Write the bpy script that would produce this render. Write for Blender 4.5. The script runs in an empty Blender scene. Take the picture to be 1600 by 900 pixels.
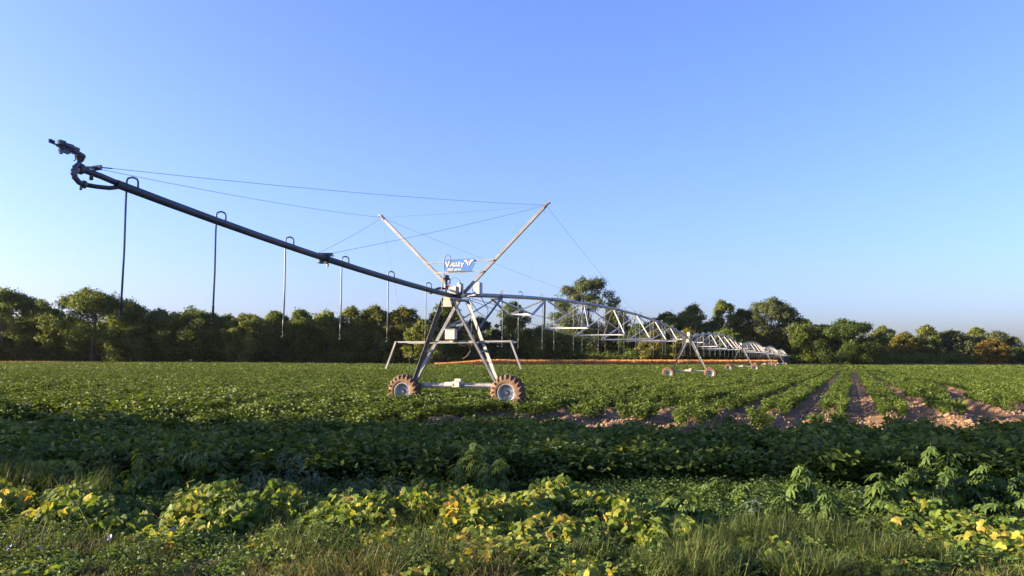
import bpy, math, random
import numpy as np
from mathutils import Vector, Matrix, Euler

# ------------------------------------------------------------------ camera, sky, sun, exposure
scene = bpy.context.scene
COL = scene.collection
CAMH = 1.684
cam = bpy.data.cameras.new("camera")
cam.sensor_width = 36.0
cam.lens = 1258.3 / 1600.0 * 36.0
cam.clip_start = 0.1
cam.clip_end = 6000.0
camo = bpy.data.objects.new("camera", cam)
COL.objects.link(camo)
camo.location = (0, 0, CAMH)
camo.rotation_euler = (math.radians(90 + 5.295), 0, 0)
scene.camera = camo

SUN_AZ = math.radians(-92.0)      # clockwise from +Y (view direction): the sun stands to the left, level with the camera
SUN_EL = math.radians(12.5)
world = bpy.data.worlds.new("World")
scene.world = world
world.use_nodes = True
wn = world.node_tree.nodes
bg = wn["Background"]
sky = wn.new("ShaderNodeTexSky")
sky.sky_type = 'NISHITA'
sky.sun_disc = False
sky.sun_elevation = SUN_EL
sky.sun_rotation = SUN_AZ
sky.altitude = 0
sky.air_density = 1.0
sky.dust_density = 2.0
sky.ozone_density = 4.0
wb = wn.new("ShaderNodeMix"); wb.data_type = 'RGBA'; wb.blend_type = 'MULTIPLY'; wb.inputs[0].default_value = 1.0
wb.inputs[7].default_value = (1.21, 1.085, 1.44, 1)      # the photograph's cool white balance, the same over the whole sky
world.node_tree.links.new(sky.outputs[0], wb.inputs[6])
world.node_tree.links.new(wb.outputs[2], bg.inputs[0])
bg.inputs[1].default_value = 0.060

sun = bpy.data.lights.new("sun", 'SUN')
sun.energy = 4.8
sun.angle = math.radians(0.55)
sun.color = (1.0, 0.78, 0.50)
suno = bpy.data.objects.new("sun", sun)
COL.objects.link(suno)
sd = Vector((math.sin(SUN_AZ) * math.cos(SUN_EL), math.cos(SUN_AZ) * math.cos(SUN_EL), math.sin(SUN_EL)))
suno.rotation_euler = (-sd).to_track_quat('-Z', 'Y').to_euler()
suno.location = (-60, 20, 40)

vs = scene.view_settings
vs.view_transform = 'Standard'
vs.look = 'None'
vs.exposure = 2.35
vs.gamma = 1.0
vs.use_curve_mapping = False
scene.render.engine = 'CYCLES'
scene.cycles.max_bounces = 6
scene.cycles.transparent_max_bounces = 6

# ------------------------------------------------------------------ helpers
def tag(o, label=None, cat=None, group=None, kind=None):
    if label: o["label"] = label
    if cat: o["category"] = cat
    if group: o["group"] = group
    if kind: o["kind"] = kind
    return o

def empty(name, loc=(0, 0, 0), rz=0.0, label=None, cat=None, group=None):
    o = bpy.data.objects.new(name, None)
    o.empty_display_size = 0.3
    COL.objects.link(o)
    o.location = loc
    o.rotation_euler = (0, 0, rz)
    return tag(o, label, cat, group)

def link(name, me, parent=None, mats=None):
    o = bpy.data.objects.new(name, me)
    COL.objects.link(o)
    if mats is not None:
        me.materials.clear()
        for m in (mats if isinstance(mats, (list, tuple)) else [mats]):
            me.materials.append(m)
    if parent: o.parent = parent
    return o

def copy_tree(o, parent=None):
    c = o.copy()
    COL.objects.link(c)
    if parent is not None: c.parent = parent
    for ch in list(o.children):
        copy_tree(ch, c)
    return c

class MB:
    """collects faces for one mesh"""
    def __init__(s): s.v = []; s.f = []; s.m = []
    def add(s, vs_, fs_, mi=0):
        b = len(s.v)
        s.v.extend([tuple(p) for p in vs_])
        for f in fs_:
            s.f.append(tuple(i + b for i in f)); s.m.append(mi)
    def box(s, c, d, R=None, mi=0):
        pts = []
        for x in (-.5, .5):
            for y in (-.5, .5):
                for z in (-.5, .5):
                    p = Vector((x * d[0], y * d[1], z * d[2]))
                    if R is not None: p = R @ p
                    pts.append(p + Vector(c))
        s.add(pts, [(0, 1, 3, 2), (4, 6, 7, 5), (0, 4, 5, 1), (2, 3, 7, 6), (0, 2, 6, 4), (1, 5, 7, 3)], mi)
    def cbox(s, c, d, b, R=None, mi=0):
        """box with chamfered vertical and top edges"""
        x, y, z = d[0] / 2, d[1] / 2, d[2] / 2
        def ring(xx, yy, zz):
            return [(-xx + b, -yy, zz), (xx - b, -yy, zz), (xx, -yy + b, zz), (xx, yy - b, zz), (xx - b, yy, zz), (-xx + b, yy, zz), (-xx, yy - b, zz), (-xx, -yy + b, zz)]
        rs = [ring(x - b, y - b, -z), ring(x, y, -z + b), ring(x, y, z - b), ring(x - b, y - b, z)]
        pts = []
        for r in rs:
            for p in r:
                p = Vector(p)
                if R is not None: p = R @ p
                pts.append(p + Vector(c))
        fs = [tuple(range(7, -1, -1)), tuple(range(24, 32))]
        for k in range(3):
            for i in range(8):
                j = (i + 1) % 8
                fs.append((k * 8 + i, k * 8 + j, (k + 1) * 8 + j, (k + 1) * 8 + i))
        s.add(pts, fs, mi)
    def tube(s, pts, r, n=8, caps=True, mi=0):
        pts = [Vector(p) for p in pts]
        rr = r if isinstance(r, (list, tuple)) else [r] * len(pts)
        t0 = (pts[1] - pts[0]).normalized()
        up = Vector((0, 0, 1)) if abs(t0.z) < .9 else Vector((1, 0, 0))
        nrm = t0.cross(up).normalized()
        rings = []
        for i, p in enumerate(pts):
            if i == 0: t = pts[1] - pts[0]
            elif i == len(pts) - 1: t = pts[-1] - pts[-2]
            else: t = (pts[i + 1] - pts[i]).normalized() + (pts[i] - pts[i - 1]).normalized()
            t.normalize()
            nrm = (nrm - t * nrm.dot(t)).normalized()
            b = t.cross(nrm)
            rings.append([p + (nrm * math.cos(2 * math.pi * k / n) + b * math.sin(2 * math.pi * k / n)) * rr[i] for k in range(n)])
        vs_ = [q for rg in rings for q in rg]
        fs = []
        for i in range(len(pts) - 1):
            for k in range(n):
                k2 = (k + 1) % n
                fs.append((i * n + k, i * n + k2, (i + 1) * n + k2, (i + 1) * n + k))
        if caps:
            fs.append(tuple(range(n - 1, -1, -1)))
            fs.append(tuple(range((len(pts) - 1) * n, len(pts) * n)))
        s.add(vs_, fs, mi)
    def bar(s, a, b, w, h, up=(0, 0, 1), mi=0):
        a = Vector(a); b = Vector(b); t = (b - a); L = t.length; t.normalize()
        u = Vector(up); x = t.cross(u)
        if x.length < 1e-3: x = t.cross(Vector((1, 0, 0)))
        x.normalize(); u = x.cross(t).normalized()
        R = Matrix((x, t, u)).transposed()
        s.box((a + b) / 2, (w, L, h), R, mi)
    def angle(s, a, b, w, th=.008, up=(0, 0, 1), flip=1):
        """L-profile steel angle"""
        a = Vector(a); b = Vector(b); t = (b - a).normalized()
        u = Vector(up); x = t.cross(u)
        if x.length < 1e-3: x = t.cross(Vector((1, 0, 0)))
        x.normalize(); u = x.cross(t).normalized()
        prof = [(0, 0), (w, 0), (w, th), (th, th), (th, w), (0, w)]
        vs_ = []
        for p in (a, b):
            for (i, j) in prof:
                vs_.append(p + x * (i - w * .35) * flip + u * (j - w * .35))
        fs = [(k, (k + 1) % 6, 6 + (k + 1) % 6, 6 + k) for k in range(6)] + [(0, 5, 4, 3), (0, 3, 2, 1), (6, 7, 8, 9), (6, 9, 10, 11)]
        s.add(vs_, fs)
    def lathe(s, prof, n, axis='x', c=(0, 0, 0), mi=0):
        """prof: list of (axial, radius); revolved"""
        vs_ = []
        for (ax, r) in prof:
            for k in range(n):
                a = 2 * math.pi * k / n
                p = (ax, r * math.cos(a), r * math.sin(a)) if axis == 'x' else ((r * math.cos(a), ax, r * math.sin(a)) if axis == 'y' else (r * math.cos(a), r * math.sin(a), ax))
                vs_.append((p[0] + c[0], p[1] + c[1], p[2] + c[2]))
        fs = []
        for i in range(len(prof) - 1):
            for k in range(n):
                k2 = (k + 1) % n
                fs.append((i * n + k, i * n + k2, (i + 1) * n + k2, (i + 1) * n + k))
        s.add(vs_, fs, mi)
    def mesh(s, name, smooth=False):
        me = bpy.data.meshes.new(name)
        me.from_pydata(s.v, [], s.f)
        if any(s.m): me.polygons.foreach_set("material_index", s.m)
        if smooth: me.polygons.foreach_set("use_smooth", [True] * len(s.f))
        me.update()
        return me
    def build(s, name, mats, parent=None, smooth=False):
        return link(name, s.mesh(name, smooth), parent, mats)

def np_mesh(name, V, F, smooth=False):
    """V (n,3), F (m,k) all faces with k corners"""
    V = np.asarray(V, dtype=np.float32); F = np.asarray(F, dtype=np.int32)
    me = bpy.data.meshes.new(name)
    me.vertices.add(len(V)); me.vertices.foreach_set("co", V.ravel())
    k = F.shape[1]
    me.loops.add(F.size); me.loops.foreach_set("vertex_index", F.ravel())
    me.polygons.add(len(F)); me.polygons.foreach_set("loop_start", np.arange(0, F.size, k, dtype=np.int32))
    if smooth: me.polygons.foreach_set("use_smooth", np.ones(len(F), dtype=bool))
    me.update(calc_edges=True)
    return me

def vnoise(x, y, seed=0):
    x = np.asarray(x, float); y = np.asarray(y, float)
    xi = np.floor(x).astype(np.int64); yi = np.floor(y).astype(np.int64)
    fx = x - xi; fy = y - yi
    fx = fx * fx * (3 - 2 * fx); fy = fy * fy * (3 - 2 * fy)
    def hsh(a, b):
        n = (a * 374761393 + b * 668265263 + seed * 1274126177) & 0xffffffff
        n = ((n ^ (n >> 13)) * 1274126177) & 0xffffffff
        return ((n ^ (n >> 16)) & 0xffff) / 65535.0
    return (hsh(xi, yi) * (1 - fx) + hsh(xi + 1, yi) * fx) * (1 - fy) + (hsh(xi, yi + 1) * (1 - fx) + hsh(xi + 1, yi + 1) * fx) * fy

def sstep(a, b, x):
    t = np.clip((np.asarray(x, float) - a) / (b - a), 0, 1)
    return t * t * (3 - 2 * t)

# ------------------------------------------------------------------ materials
def newmat(name):
    m = bpy.data.materials.new(name); m.use_nodes = True
    nt = m.node_tree
    return m, nt, nt.nodes["Principled BSDF"], nt.nodes["Material Output"]

def ramp(nt, stops, interp='LINEAR'):
    r = nt.nodes.new("ShaderNodeValToRGB")
    cr = r.color_ramp; cr.interpolation = interp
    cr.elements[0].position, cr.elements[0].color = stops[0][0], (*stops[0][1], 1)
    cr.elements[1].position, cr.elements[1].color = stops[-1][0], (*stops[-1][1], 1)
    for p, c in stops[1:-1]:
        e = cr.elements.new(p); e.color = (*c, 1)
    return r

def noise(nt, scale, detail=4, rough=.6, coord='Object'):
    tc = nt.nodes.new("ShaderNodeTexCoord")
    n = nt.nodes.new("ShaderNodeTexNoise")
    n.inputs["Scale"].default_value = scale; n.inputs["Detail"].default_value = detail; n.inputs["Roughness"].default_value = rough
    nt.links.new(tc.outputs[coord], n.inputs["Vector"])
    return n

def leafmat(name, stops, transl=.35, rnd='island', gloss=.35, tcol=(1.25, 1.15, .55)):
    """leaf: diffuse + sheen of a waxy surface + light passing through; colour differs leaf by leaf"""
    m, nt, bs, out = newmat(name)
    L = nt.links.new
    if rnd == 'island':
        g = nt.nodes.new("ShaderNodeNewGeometry"); rv = g.outputs["Random Per Island"]
    elif rnd == 'object':
        g = nt.nodes.new("ShaderNodeObjectInfo"); rv = g.outputs["Random"]
    else:
        g = nt.nodes.new("ShaderNodeNewGeometry"); o = nt.nodes.new("ShaderNodeObjectInfo")
        a = nt.nodes.new("ShaderNodeMath"); a.operation = 'MULTIPLY_ADD'; a.inputs[1].default_value = .45
        b = nt.nodes.new("ShaderNodeMath"); b.operation = 'MULTIPLY'; b.inputs[1].default_value = .55
        L(o.outputs["Random"], b.inputs[0]); L(g.outputs["Random Per Island"], a.inputs[0]); L(b.outputs[0], a.inputs[2]); rv = a.outputs[0]
    r = ramp(nt, stops); L(rv, r.inputs[0])
    L(r.outputs[0], bs.inputs["Base Color"])
    bs.inputs["Roughness"].default_value = .62
    bs.inputs["Specular IOR Level"].default_value = gloss * .55
    tr = nt.nodes.new("ShaderNodeBsdfTranslucent")
    mx = nt.nodes.new("ShaderNodeMix"); mx.data_type = 'RGBA'; mx.blend_type = 'MULTIPLY'; mx.inputs[0].default_value = 1
    L(r.outputs[0], mx.inputs[6]); mx.inputs[7].default_value = (*tcol, 1)
    L(mx.outputs[2], tr.inputs[0])
    ms = nt.nodes.new("ShaderNodeMixShader"); ms.inputs[0].default_value = transl
    L(bs.outputs[0], ms.inputs[1]); L(tr.outputs[0], ms.inputs[2]); L(ms.outputs[0], out.inputs[0])
    return m

def steelmat(name, c1, c2, metal=.75, rough=.42, scale=3.0, rvar=.2):
    m, nt, bs, out = newmat(name)
    n = noise(nt, scale, 5, .65)
    r = ramp(nt, [(.3, c1), (.7, c2)]); nt.links.new(n.outputs["Fac"], r.inputs[0])
    nt.links.new(r.outputs[0], bs.inputs["Base Color"])
    bs.inputs["Metallic"].default_value = metal
    mr = nt.nodes.new("ShaderNodeMapRange"); mr.inputs[3].default_value = rough - rvar / 2; mr.inputs[4].default_value = rough + rvar / 2
    nt.links.new(n.outputs["Fac"], mr.inputs[0]); nt.links.new(mr.outputs[0], bs.inputs["Roughness"])
    return m

def plainmat(name, c1, c2, rough=.6, scale=4.0, metal=0, detail=5):
    m, nt, bs, out = newmat(name)
    n = noise(nt, scale, detail, .6)
    r = ramp(nt, [(.3, c1), (.7, c2)]); nt.links.new(n.outputs["Fac"], r.inputs[0])
    nt.links.new(r.outputs[0], bs.inputs["Base Color"])
    bs.inputs["Roughness"].default_value = rough; bs.inputs["Metallic"].default_value = metal
    return m

M = {}
M['galv'] = steelmat("galvanised_steel", (.20, .21, .23), (.33, .34, .36))
M['galv_light'] = steelmat("galvanised_steel_light", (.14, .144, .15), (.225, .228, .235), .4, .5)
M['pipe'] = steelmat("galvanised_pipe", (.13, .145, .175), (.22, .24, .28), .55, .42, 1.6)
M['strut'] = steelmat("sunlit_strut_steel", (.40, .395, .38), (.54, .53, .51), .25, .5)  # paler than the other steel: the struts' sunlit look is put into the colour
M['boompipe'] = steelmat("shaded_boom_pipe", (.05, .056, .068), (.095, .105, .125), .35, .5, 1.6)  # darker copy of the pipe steel: the boom's shaded side put into the colour
M['cable'] = steelmat("steel_cable", (.07, .07, .075), (.12, .12, .125), .1, .6)
M['hose'] = plainmat("drop_hose_plastic", (.07, .10, .125), (.12, .155, .18), .5)
M['black'] = plainmat("black_rubber", (.015, .015, .017), (.035, .035, .037), .55)
M['castiron'] = plainmat("dark_cast_metal", (.05, .055, .065), (.13, .14, .16), .45, 6, .4)
M['red'] = plainmat("faded_red_paint", (.22, .04, .03), (.33, .07, .05), .5)
M['boxwhite'] = plainmat("box_white_paint", (.34, .32, .29), (.46, .43, .40), .5)
M['boxgrey'] = plainmat("box_grey_paint", (.30, .32, .36), (.42, .44, .47), .5)
M['beige'] = plainmat("dusty_beige_plate", (.26, .23, .19), (.35, .31, .26), .6)
M['rim'] = steelmat("wheel_rim_steel", (.26, .28, .31), (.40, .42, .45), .35, .5)
M['blue'] = plainmat("sign_blue", (.004, .085, .31), (.008, .11, .36), .5, 5)
M['letter'] = plainmat("sign_white", (.46, .43, .40), (.54, .51, .48), .6)
M['labelred'] = plainmat("box_label", (.62, .36, .28), (.75, .50, .40), .6, 30)
M['bark'] = plainmat("bark", (.05, .038, .028), (.13, .10, .075), .9, 8)
M['pivotblue'] = plainmat("pivot_blue_paint", (.03, .07, .22), (.05, .10, .30), .5)

def tyre_mat():
    m, nt, bs, out = newmat("dusty_tyre")
    n = noise(nt, 5, 6, .65)
    r = ramp(nt, [(.34, (.030, .024, .020)), (.52, (.135, .080, .048)), (.78, (.26, .155, .092))])
    nt.links.new(n.outputs["Fac"], r.inputs[0]); nt.links.new(r.outputs[0], bs.inputs["Base Color"])
    bs.inputs["Roughness"].default_value = .9
    b = nt.nodes.new("ShaderNodeBump"); b.inputs["Strength"].default_value = .35; b.inputs["Distance"].default_value = .02
    n2 = noise(nt, 60, 4, .7); nt.links.new(n2.outputs["Fac"], b.inputs["Height"]); nt.links.new(b.outputs[0], bs.inputs["Normal"])
    return m
M['tyre'] = tyre_mat()
M['lug'] = plainmat("tyre_lug_rubber", (.018, .016, .014), (.11, .066, .042), .85, 5)

def soil_mat():
    m, nt, bs, out = newmat("soil")
    L = nt.links.new
    n1 = noise(nt, .9, 6, .65); n2 = noise(nt, 14, 8, .72); n3 = noise(nt, .07, 3, .5)
    r1 = ramp(nt, [(.3, (.080, .050, .025)), (.5, (.165, .104, .055)), (.72, (.27, .178, .098))])
    a = nt.nodes.new("ShaderNodeMath"); a.operation = 'MULTIPLY_ADD'; a.inputs[1].default_value = .6
    h = nt.nodes.new("ShaderNodeMath"); h.operation = 'MULTIPLY'; h.inputs[1].default_value = .4
    L(n1.outputs["Fac"], h.inputs[0]); L(n2.outputs["Fac"], a.inputs[0]); L(h.outputs[0], a.inputs[2]); L(a.outputs[0], r1.inputs[0])
    g = ramp(nt, [(.3, (.05, .065, .025)), (.7, (.16, .13, .065))]); L(n1.outputs["Fac"], g.inputs[0])
    at = nt.nodes.new("ShaderNodeAttribute"); at.attribute_name = "grassy"
    mx = nt.nodes.new("ShaderNodeMix"); mx.data_type = 'RGBA'; L(at.outputs["Fac"], mx.inputs[0]); L(r1.outputs[0], mx.inputs[6]); L(g.outputs[0], mx.inputs[7])
    L(mx.outputs[2], bs.inputs["Base Color"]); bs.inputs["Roughness"].default_value = .95; bs.inputs["Specular IOR Level"].default_value = .15
    b = nt.nodes.new("ShaderNodeBump"); b.inputs["Strength"].default_value = .9; b.inputs["Distance"].default_value = .05
    L(n2.outputs["Fac"], b.inputs["Height"]); L(b.outputs[0], bs.inputs["Normal"])
    return m
M['soil'] = soil_mat()
M['clod'] = plainmat("soil_clod", (.12, .076, .044), (.22, .146, .09), .95, 9)

# ------------------------------------------------------------------ terrain
ROW_A = 0.3975                      # crop rows run 22.8 degrees right of the view
SA, CA = math.sin(ROW_A), math.cos(ROW_A)
PIV_A = 0.3684                      # the pivot line
SP, CP = math.sin(PIV_A), math.cos(PIV_A)
T0 = np.array([-2.0572, 29.189]); SPAN = 54.2
def rise(x, y):
    x = np.asarray(x, float); y = np.asarray(y, float)
    return sstep(70, 230, y) * (.62 + .75 * sstep(20, -110, x) - .25 * sstep(60, 140, x))
def far_edge(x):
    return 262 + .22 * np.clip(x, -400, 400)
TRACK = np.array([(52, 67), (45, 69.5), (40, 71), (36, 70), (31, 60), (27.7, 52), (23.5, 43), (19.7, 36), (17, 30), (15.5, 25)], float)
def track_dist(x, y):
    x = np.asarray(x, float); y = np.asarray(y, float)
    best = np.full(x.shape, 1e9)
    for a, b in zip(TRACK[:-1], TRACK[1:]):
        ab = b - a; t = np.clip(((x - a[0]) * ab[0] + (y - a[1]) * ab[1]) / (ab @ ab), 0, 1)
        best = np.minimum(best, np.hypot(x - a[0] - t * ab[0], y - a[1] - t * ab[1]))
    return best
def pivot_LN(x, y):
    dx = x - T0[0]; dy = y - T0[1]
    return dx * SP + dy * CP, dx * CP - dy * SP         # along the pipe, across it
BED, BED0 = 1.75, -.6
def furrow(x, y):
    """height of beds and furrows in the field"""
    u = x * CA - y * SA
    ph = (u - BED0) / BED
    bed = .075 * np.cos(2 * math.pi * ph) + .03 * np.cos(4 * math.pi * ph)
    # tractor rut inside the bare alley
    rut = -.07 * np.exp(-((ph - np.floor(ph) - .5) * BED / .10) ** 2)
    L, N = pivot_LN(x, y)
    wt = -.10 * np.exp(-(L / .3) ** 2) * sstep(2.3, 3.5, np.abs(N))
    tr = -.18 * np.exp(-(track_dist(x, y) / .45) ** 2)
    infield = sstep(13, 17, y) * (1 - sstep(55, 90, y))
    return (bed + rut) * infield + (wt + tr) * sstep(13, 17, y)
def ground_z(x, y):
    return rise(x, y) + furrow(x, y)

def uneven(segs):
    out = []
    for a, b, st in segs:
        out.append(np.arange(a, b, st))
    out.append([segs[-1][1]])
    return np.concatenate(out)
def make_ground():
    us = uneven([(-2500, -300, 200), (-300, -60, 12), (-60, -16, 1.0), (-16, 12, .1), (12, 40, .5), (40, 300, 12), (300, 2500, 200)])
    vs_ = uneven([(-600, 0, 40), (0, 14, .5), (14, 44, .16), (44, 90, .6), (90, 330, 6), (330, 800, 60), (800, 4000, 400)])
    U, Vv = np.meshgrid(us, vs_)
    X = U * CA + Vv * SA; Y = -U * SA + Vv * CA
    Z = ground_z(X, Y)
    near = (1 - sstep(40, 60, Y)) * sstep(3, 8, Y)
    Z += near * ((vnoise(X * 7, Y * 7, 3) - .5) * .10 + (vnoise(X * 3.1, Y * 3.1, 4) - .5) * .06)
    nx, ny = len(us), len(vs_)
    I = np.arange(nx * ny).reshape(ny, nx)
    F = np.stack([I[:-1, :-1], I[:-1, 1:], I[1:, 1:], I[1:, :-1]], -1).reshape(-1, 4)
    me = np_mesh("ground", np.stack([X, Y, Z], -1).reshape(-1, 3), F, True)
    a = me.attributes.new("grassy", 'FLOAT', 'POINT')
    gr = np.maximum(sstep(4, -3, Y - far_edge(X)) * 0 + sstep(-1, 3, Y - far_edge(X)), 1 - sstep(10.5, 12.5, Y))
    a.data.foreach_set("value", gr.ravel().astype(np.float32))
    return tag(link("ground", me, None, M['soil']), kind="structure")
make_ground()

# ------------------------------------------------------------------ trees
TREE_COL = {
    'dark':   [(0, (.028, .052, .014)), (.5, (.050, .084, .020)), (1, (.084, .122, .030))],
    'mid':    [(0, (.042, .070, .016)), (.5, (.078, .116, .024)), (1, (.132, .168, .038))],
    'light':  [(0, (.060, .090, .022)), (.5, (.108, .142, .034)), (1, (.172, .196, .052))],
    'yellow': [(0, (.066, .082, .018)), (.5, (.130, .128, .026)), (1, (.205, .180, .038))],
    'rust':   [(0, (.075, .066, .020)), (.5, (.145, .108, .028)), (1, (.225, .158, .042))],
    'grey':   [(0, (.048, .068, .030)), (.5, (.080, .106, .048)), (1, (.124, .150, .070))],
}
for k, s in TREE_COL.items():
    M['leaf_' + k] = leafmat("tree_leaf_" + k, s, .42, 'island', .25)

def leaf_cards(rng, C, N, size, aspect=.7):
    """one bent leaf clump (2 triangles, folded) at each centre C with normal N"""
    n = len(C)
    N = N / np.linalg.norm(N, axis=1, keepdims=True)
    A = rng.normal(size=(n, 3)); A -= N * np.sum(A * N, 1, keepdims=True); A /= np.linalg.norm(A, axis=1, keepdims=True)
    B = np.cross(N, A)
    s = (size * rng.uniform(.55, 1.35, n))[:, None]
    fold = N * s * .22
    P = np.stack([C - A * s * .5, C - B * s * aspect * .5 - fold, C + A * s * .5, C + B * s * aspect * .5 - fold], 1).reshape(-1, 3)
    F = np.arange(4 * n).reshape(n, 4)
    return P, F

def crown_points(rng, blobs, per, stray=.17):
    Cs, Ns = [], []
    for (c, r) in blobs:
        k = max(12, int(per * (r[0] * r[2]) ** .9))
        d = rng.normal(size=(k, 3)); d /= np.linalg.norm(d, axis=1, keepdims=True)
        rad = rng.uniform(.5, 1.05, k)
        st = rng.random(k) < stray
        rad = np.where(st, rng.uniform(1.05, 1.45, k), rad)[:, None]
        Cs.append(np.array(c) + d * rad * np.array(r))
        Ns.append(d + rng.normal(size=(k, 3)) * .6 + np.array([0, 0, .25]))
    return np.concatenate(Cs), np.concatenate(Ns)

def tree_blobs(rng, H, R, zb, shape, nb):
    """leaf masses of a crown whose skirt comes down near the ground, as at a woodland edge"""
    out = []
    tops = [(rng.uniform(0, 6.28), rng.uniform(0, .55), rng.uniform(.80, 1.0)) for _ in range(4)] + [(0, 0, 1.0)]
    for i in range(nb):
        t = rng.uniform(0, 1) ** .9
        if shape == 'round': pr = math.sqrt(max(.05, 1 - max(0, (t - .42) / .60) ** 2)) * (.80 + .20 * min(1, t / .3))
        elif shape == 'tall': pr = (.72 + .28 * math.sin(math.pi * min(1, t * 1.1))) * (1 - .62 * t ** 2.2)
        else: pr = 1 - .6 * t
        a = rng.uniform(0, 2 * math.pi); q = math.sqrt(rng.uniform(.12, 1))
        r = R * rng.uniform(.11, .30) * (1 - .30 * t)
        r = min(r, 2.4)
        rr = max(0, R * pr * q - r * .4)
        z = zb + (H - zb) * t
        # several leading tops make the outline uneven
        lim = H * (.80 + .20 * max(0, max(h - 1.1 * math.hypot(rr / R * math.cos(a) - d * math.cos(b), rr / R * math.sin(a) - d * math.sin(b)) * .28 for b, d, h in tops) - .8) / .2) if t > .6 else H
        z = min(z, lim - r * .7)
        out.append(((rr * math.cos(a), rr * math.sin(a), z), (r, r, r * rng.uniform(.6, .9))))
    for k in range(3):
        r = min(1.6, R * .2)
        out.append(((rng.uniform(-.15, .15) * R, rng.uniform(-.15, .15) * R, H - r * (.8 + .8 * k)), (r, r, r * .8)))
    return out

def make_tree(loc, H, R, zbf, shape, col, seed, label, group=None, nb=112, per=92, leaf=.58, name="broadleaf_tree"):
    rng = np.random.default_rng(seed)
    root = empty(name, loc, 0, label, "tree", group)
    zb = H * zbf
    blobs = tree_blobs(rng, H, R, zb, shape, nb)
    mb = MB()
    tr = .022 * H
    lean = (rng.uniform(-.04, .04) * H, rng.uniform(-.04, .04) * H)
    tp = [(0, 0, -.5), (0, 0, H * .08), (lean[0] * .4, lean[1] * .4, H * .3), (lean[0] * .8, lean[1] * .8, H * .55), (lean[0], lean[1], H * .82)]
    mb.tube(tp, [tr * 1.5, tr * 1.05, tr * .8, tr * .5, tr * .15], 8)
    for (c, r) in blobs[:16]:
        zs = max(H * .12, min(c[2] * rng.uniform(.45, .7), H * .7)); f = zs / (H * .82)
        s0 = Vector((lean[0] * f, lean[1] * f, zs)); e = Vector(c)
        mid = (s0 + e) / 2 + Vector((0, 0, -.06 * H * .5))
        w = tr * .45 * (1 - .5 * f)
        mb.tube([s0, mid, e], [w, w * .6, w * .15], 5, False)
    mb.build("trunk", M['bark'], root, True)
    C, N = crown_points(rng, blobs, per)
    P, F = leaf_cards(rng, C, N, leaf)
    link("crown", np_mesh("crown", P, F), root, M['leaf_' + col])
    return root

PX = 1258.3
def tree_at(px, top, depth, wpx, zbf, shape, col, label, **kw):
    """crown axis at bearing px, crown top at elevation top for a tree standing at this depth"""
    q = (px - 800) / PX
    depth = 262 / (1 - .22 * q) + depth - 250 / (1 - .35 * q)
    X = q * depth
    g = float(rise(X, depth))
    H = CAMH + (566.6 - top) / PX * depth - g
    R = 1.26 * wpx / 2 / PX * depth
    return make_tree((X, depth, g), H, R, zbf, shape, col, int(px * 7 + top + 5000), label, **kw)

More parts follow.
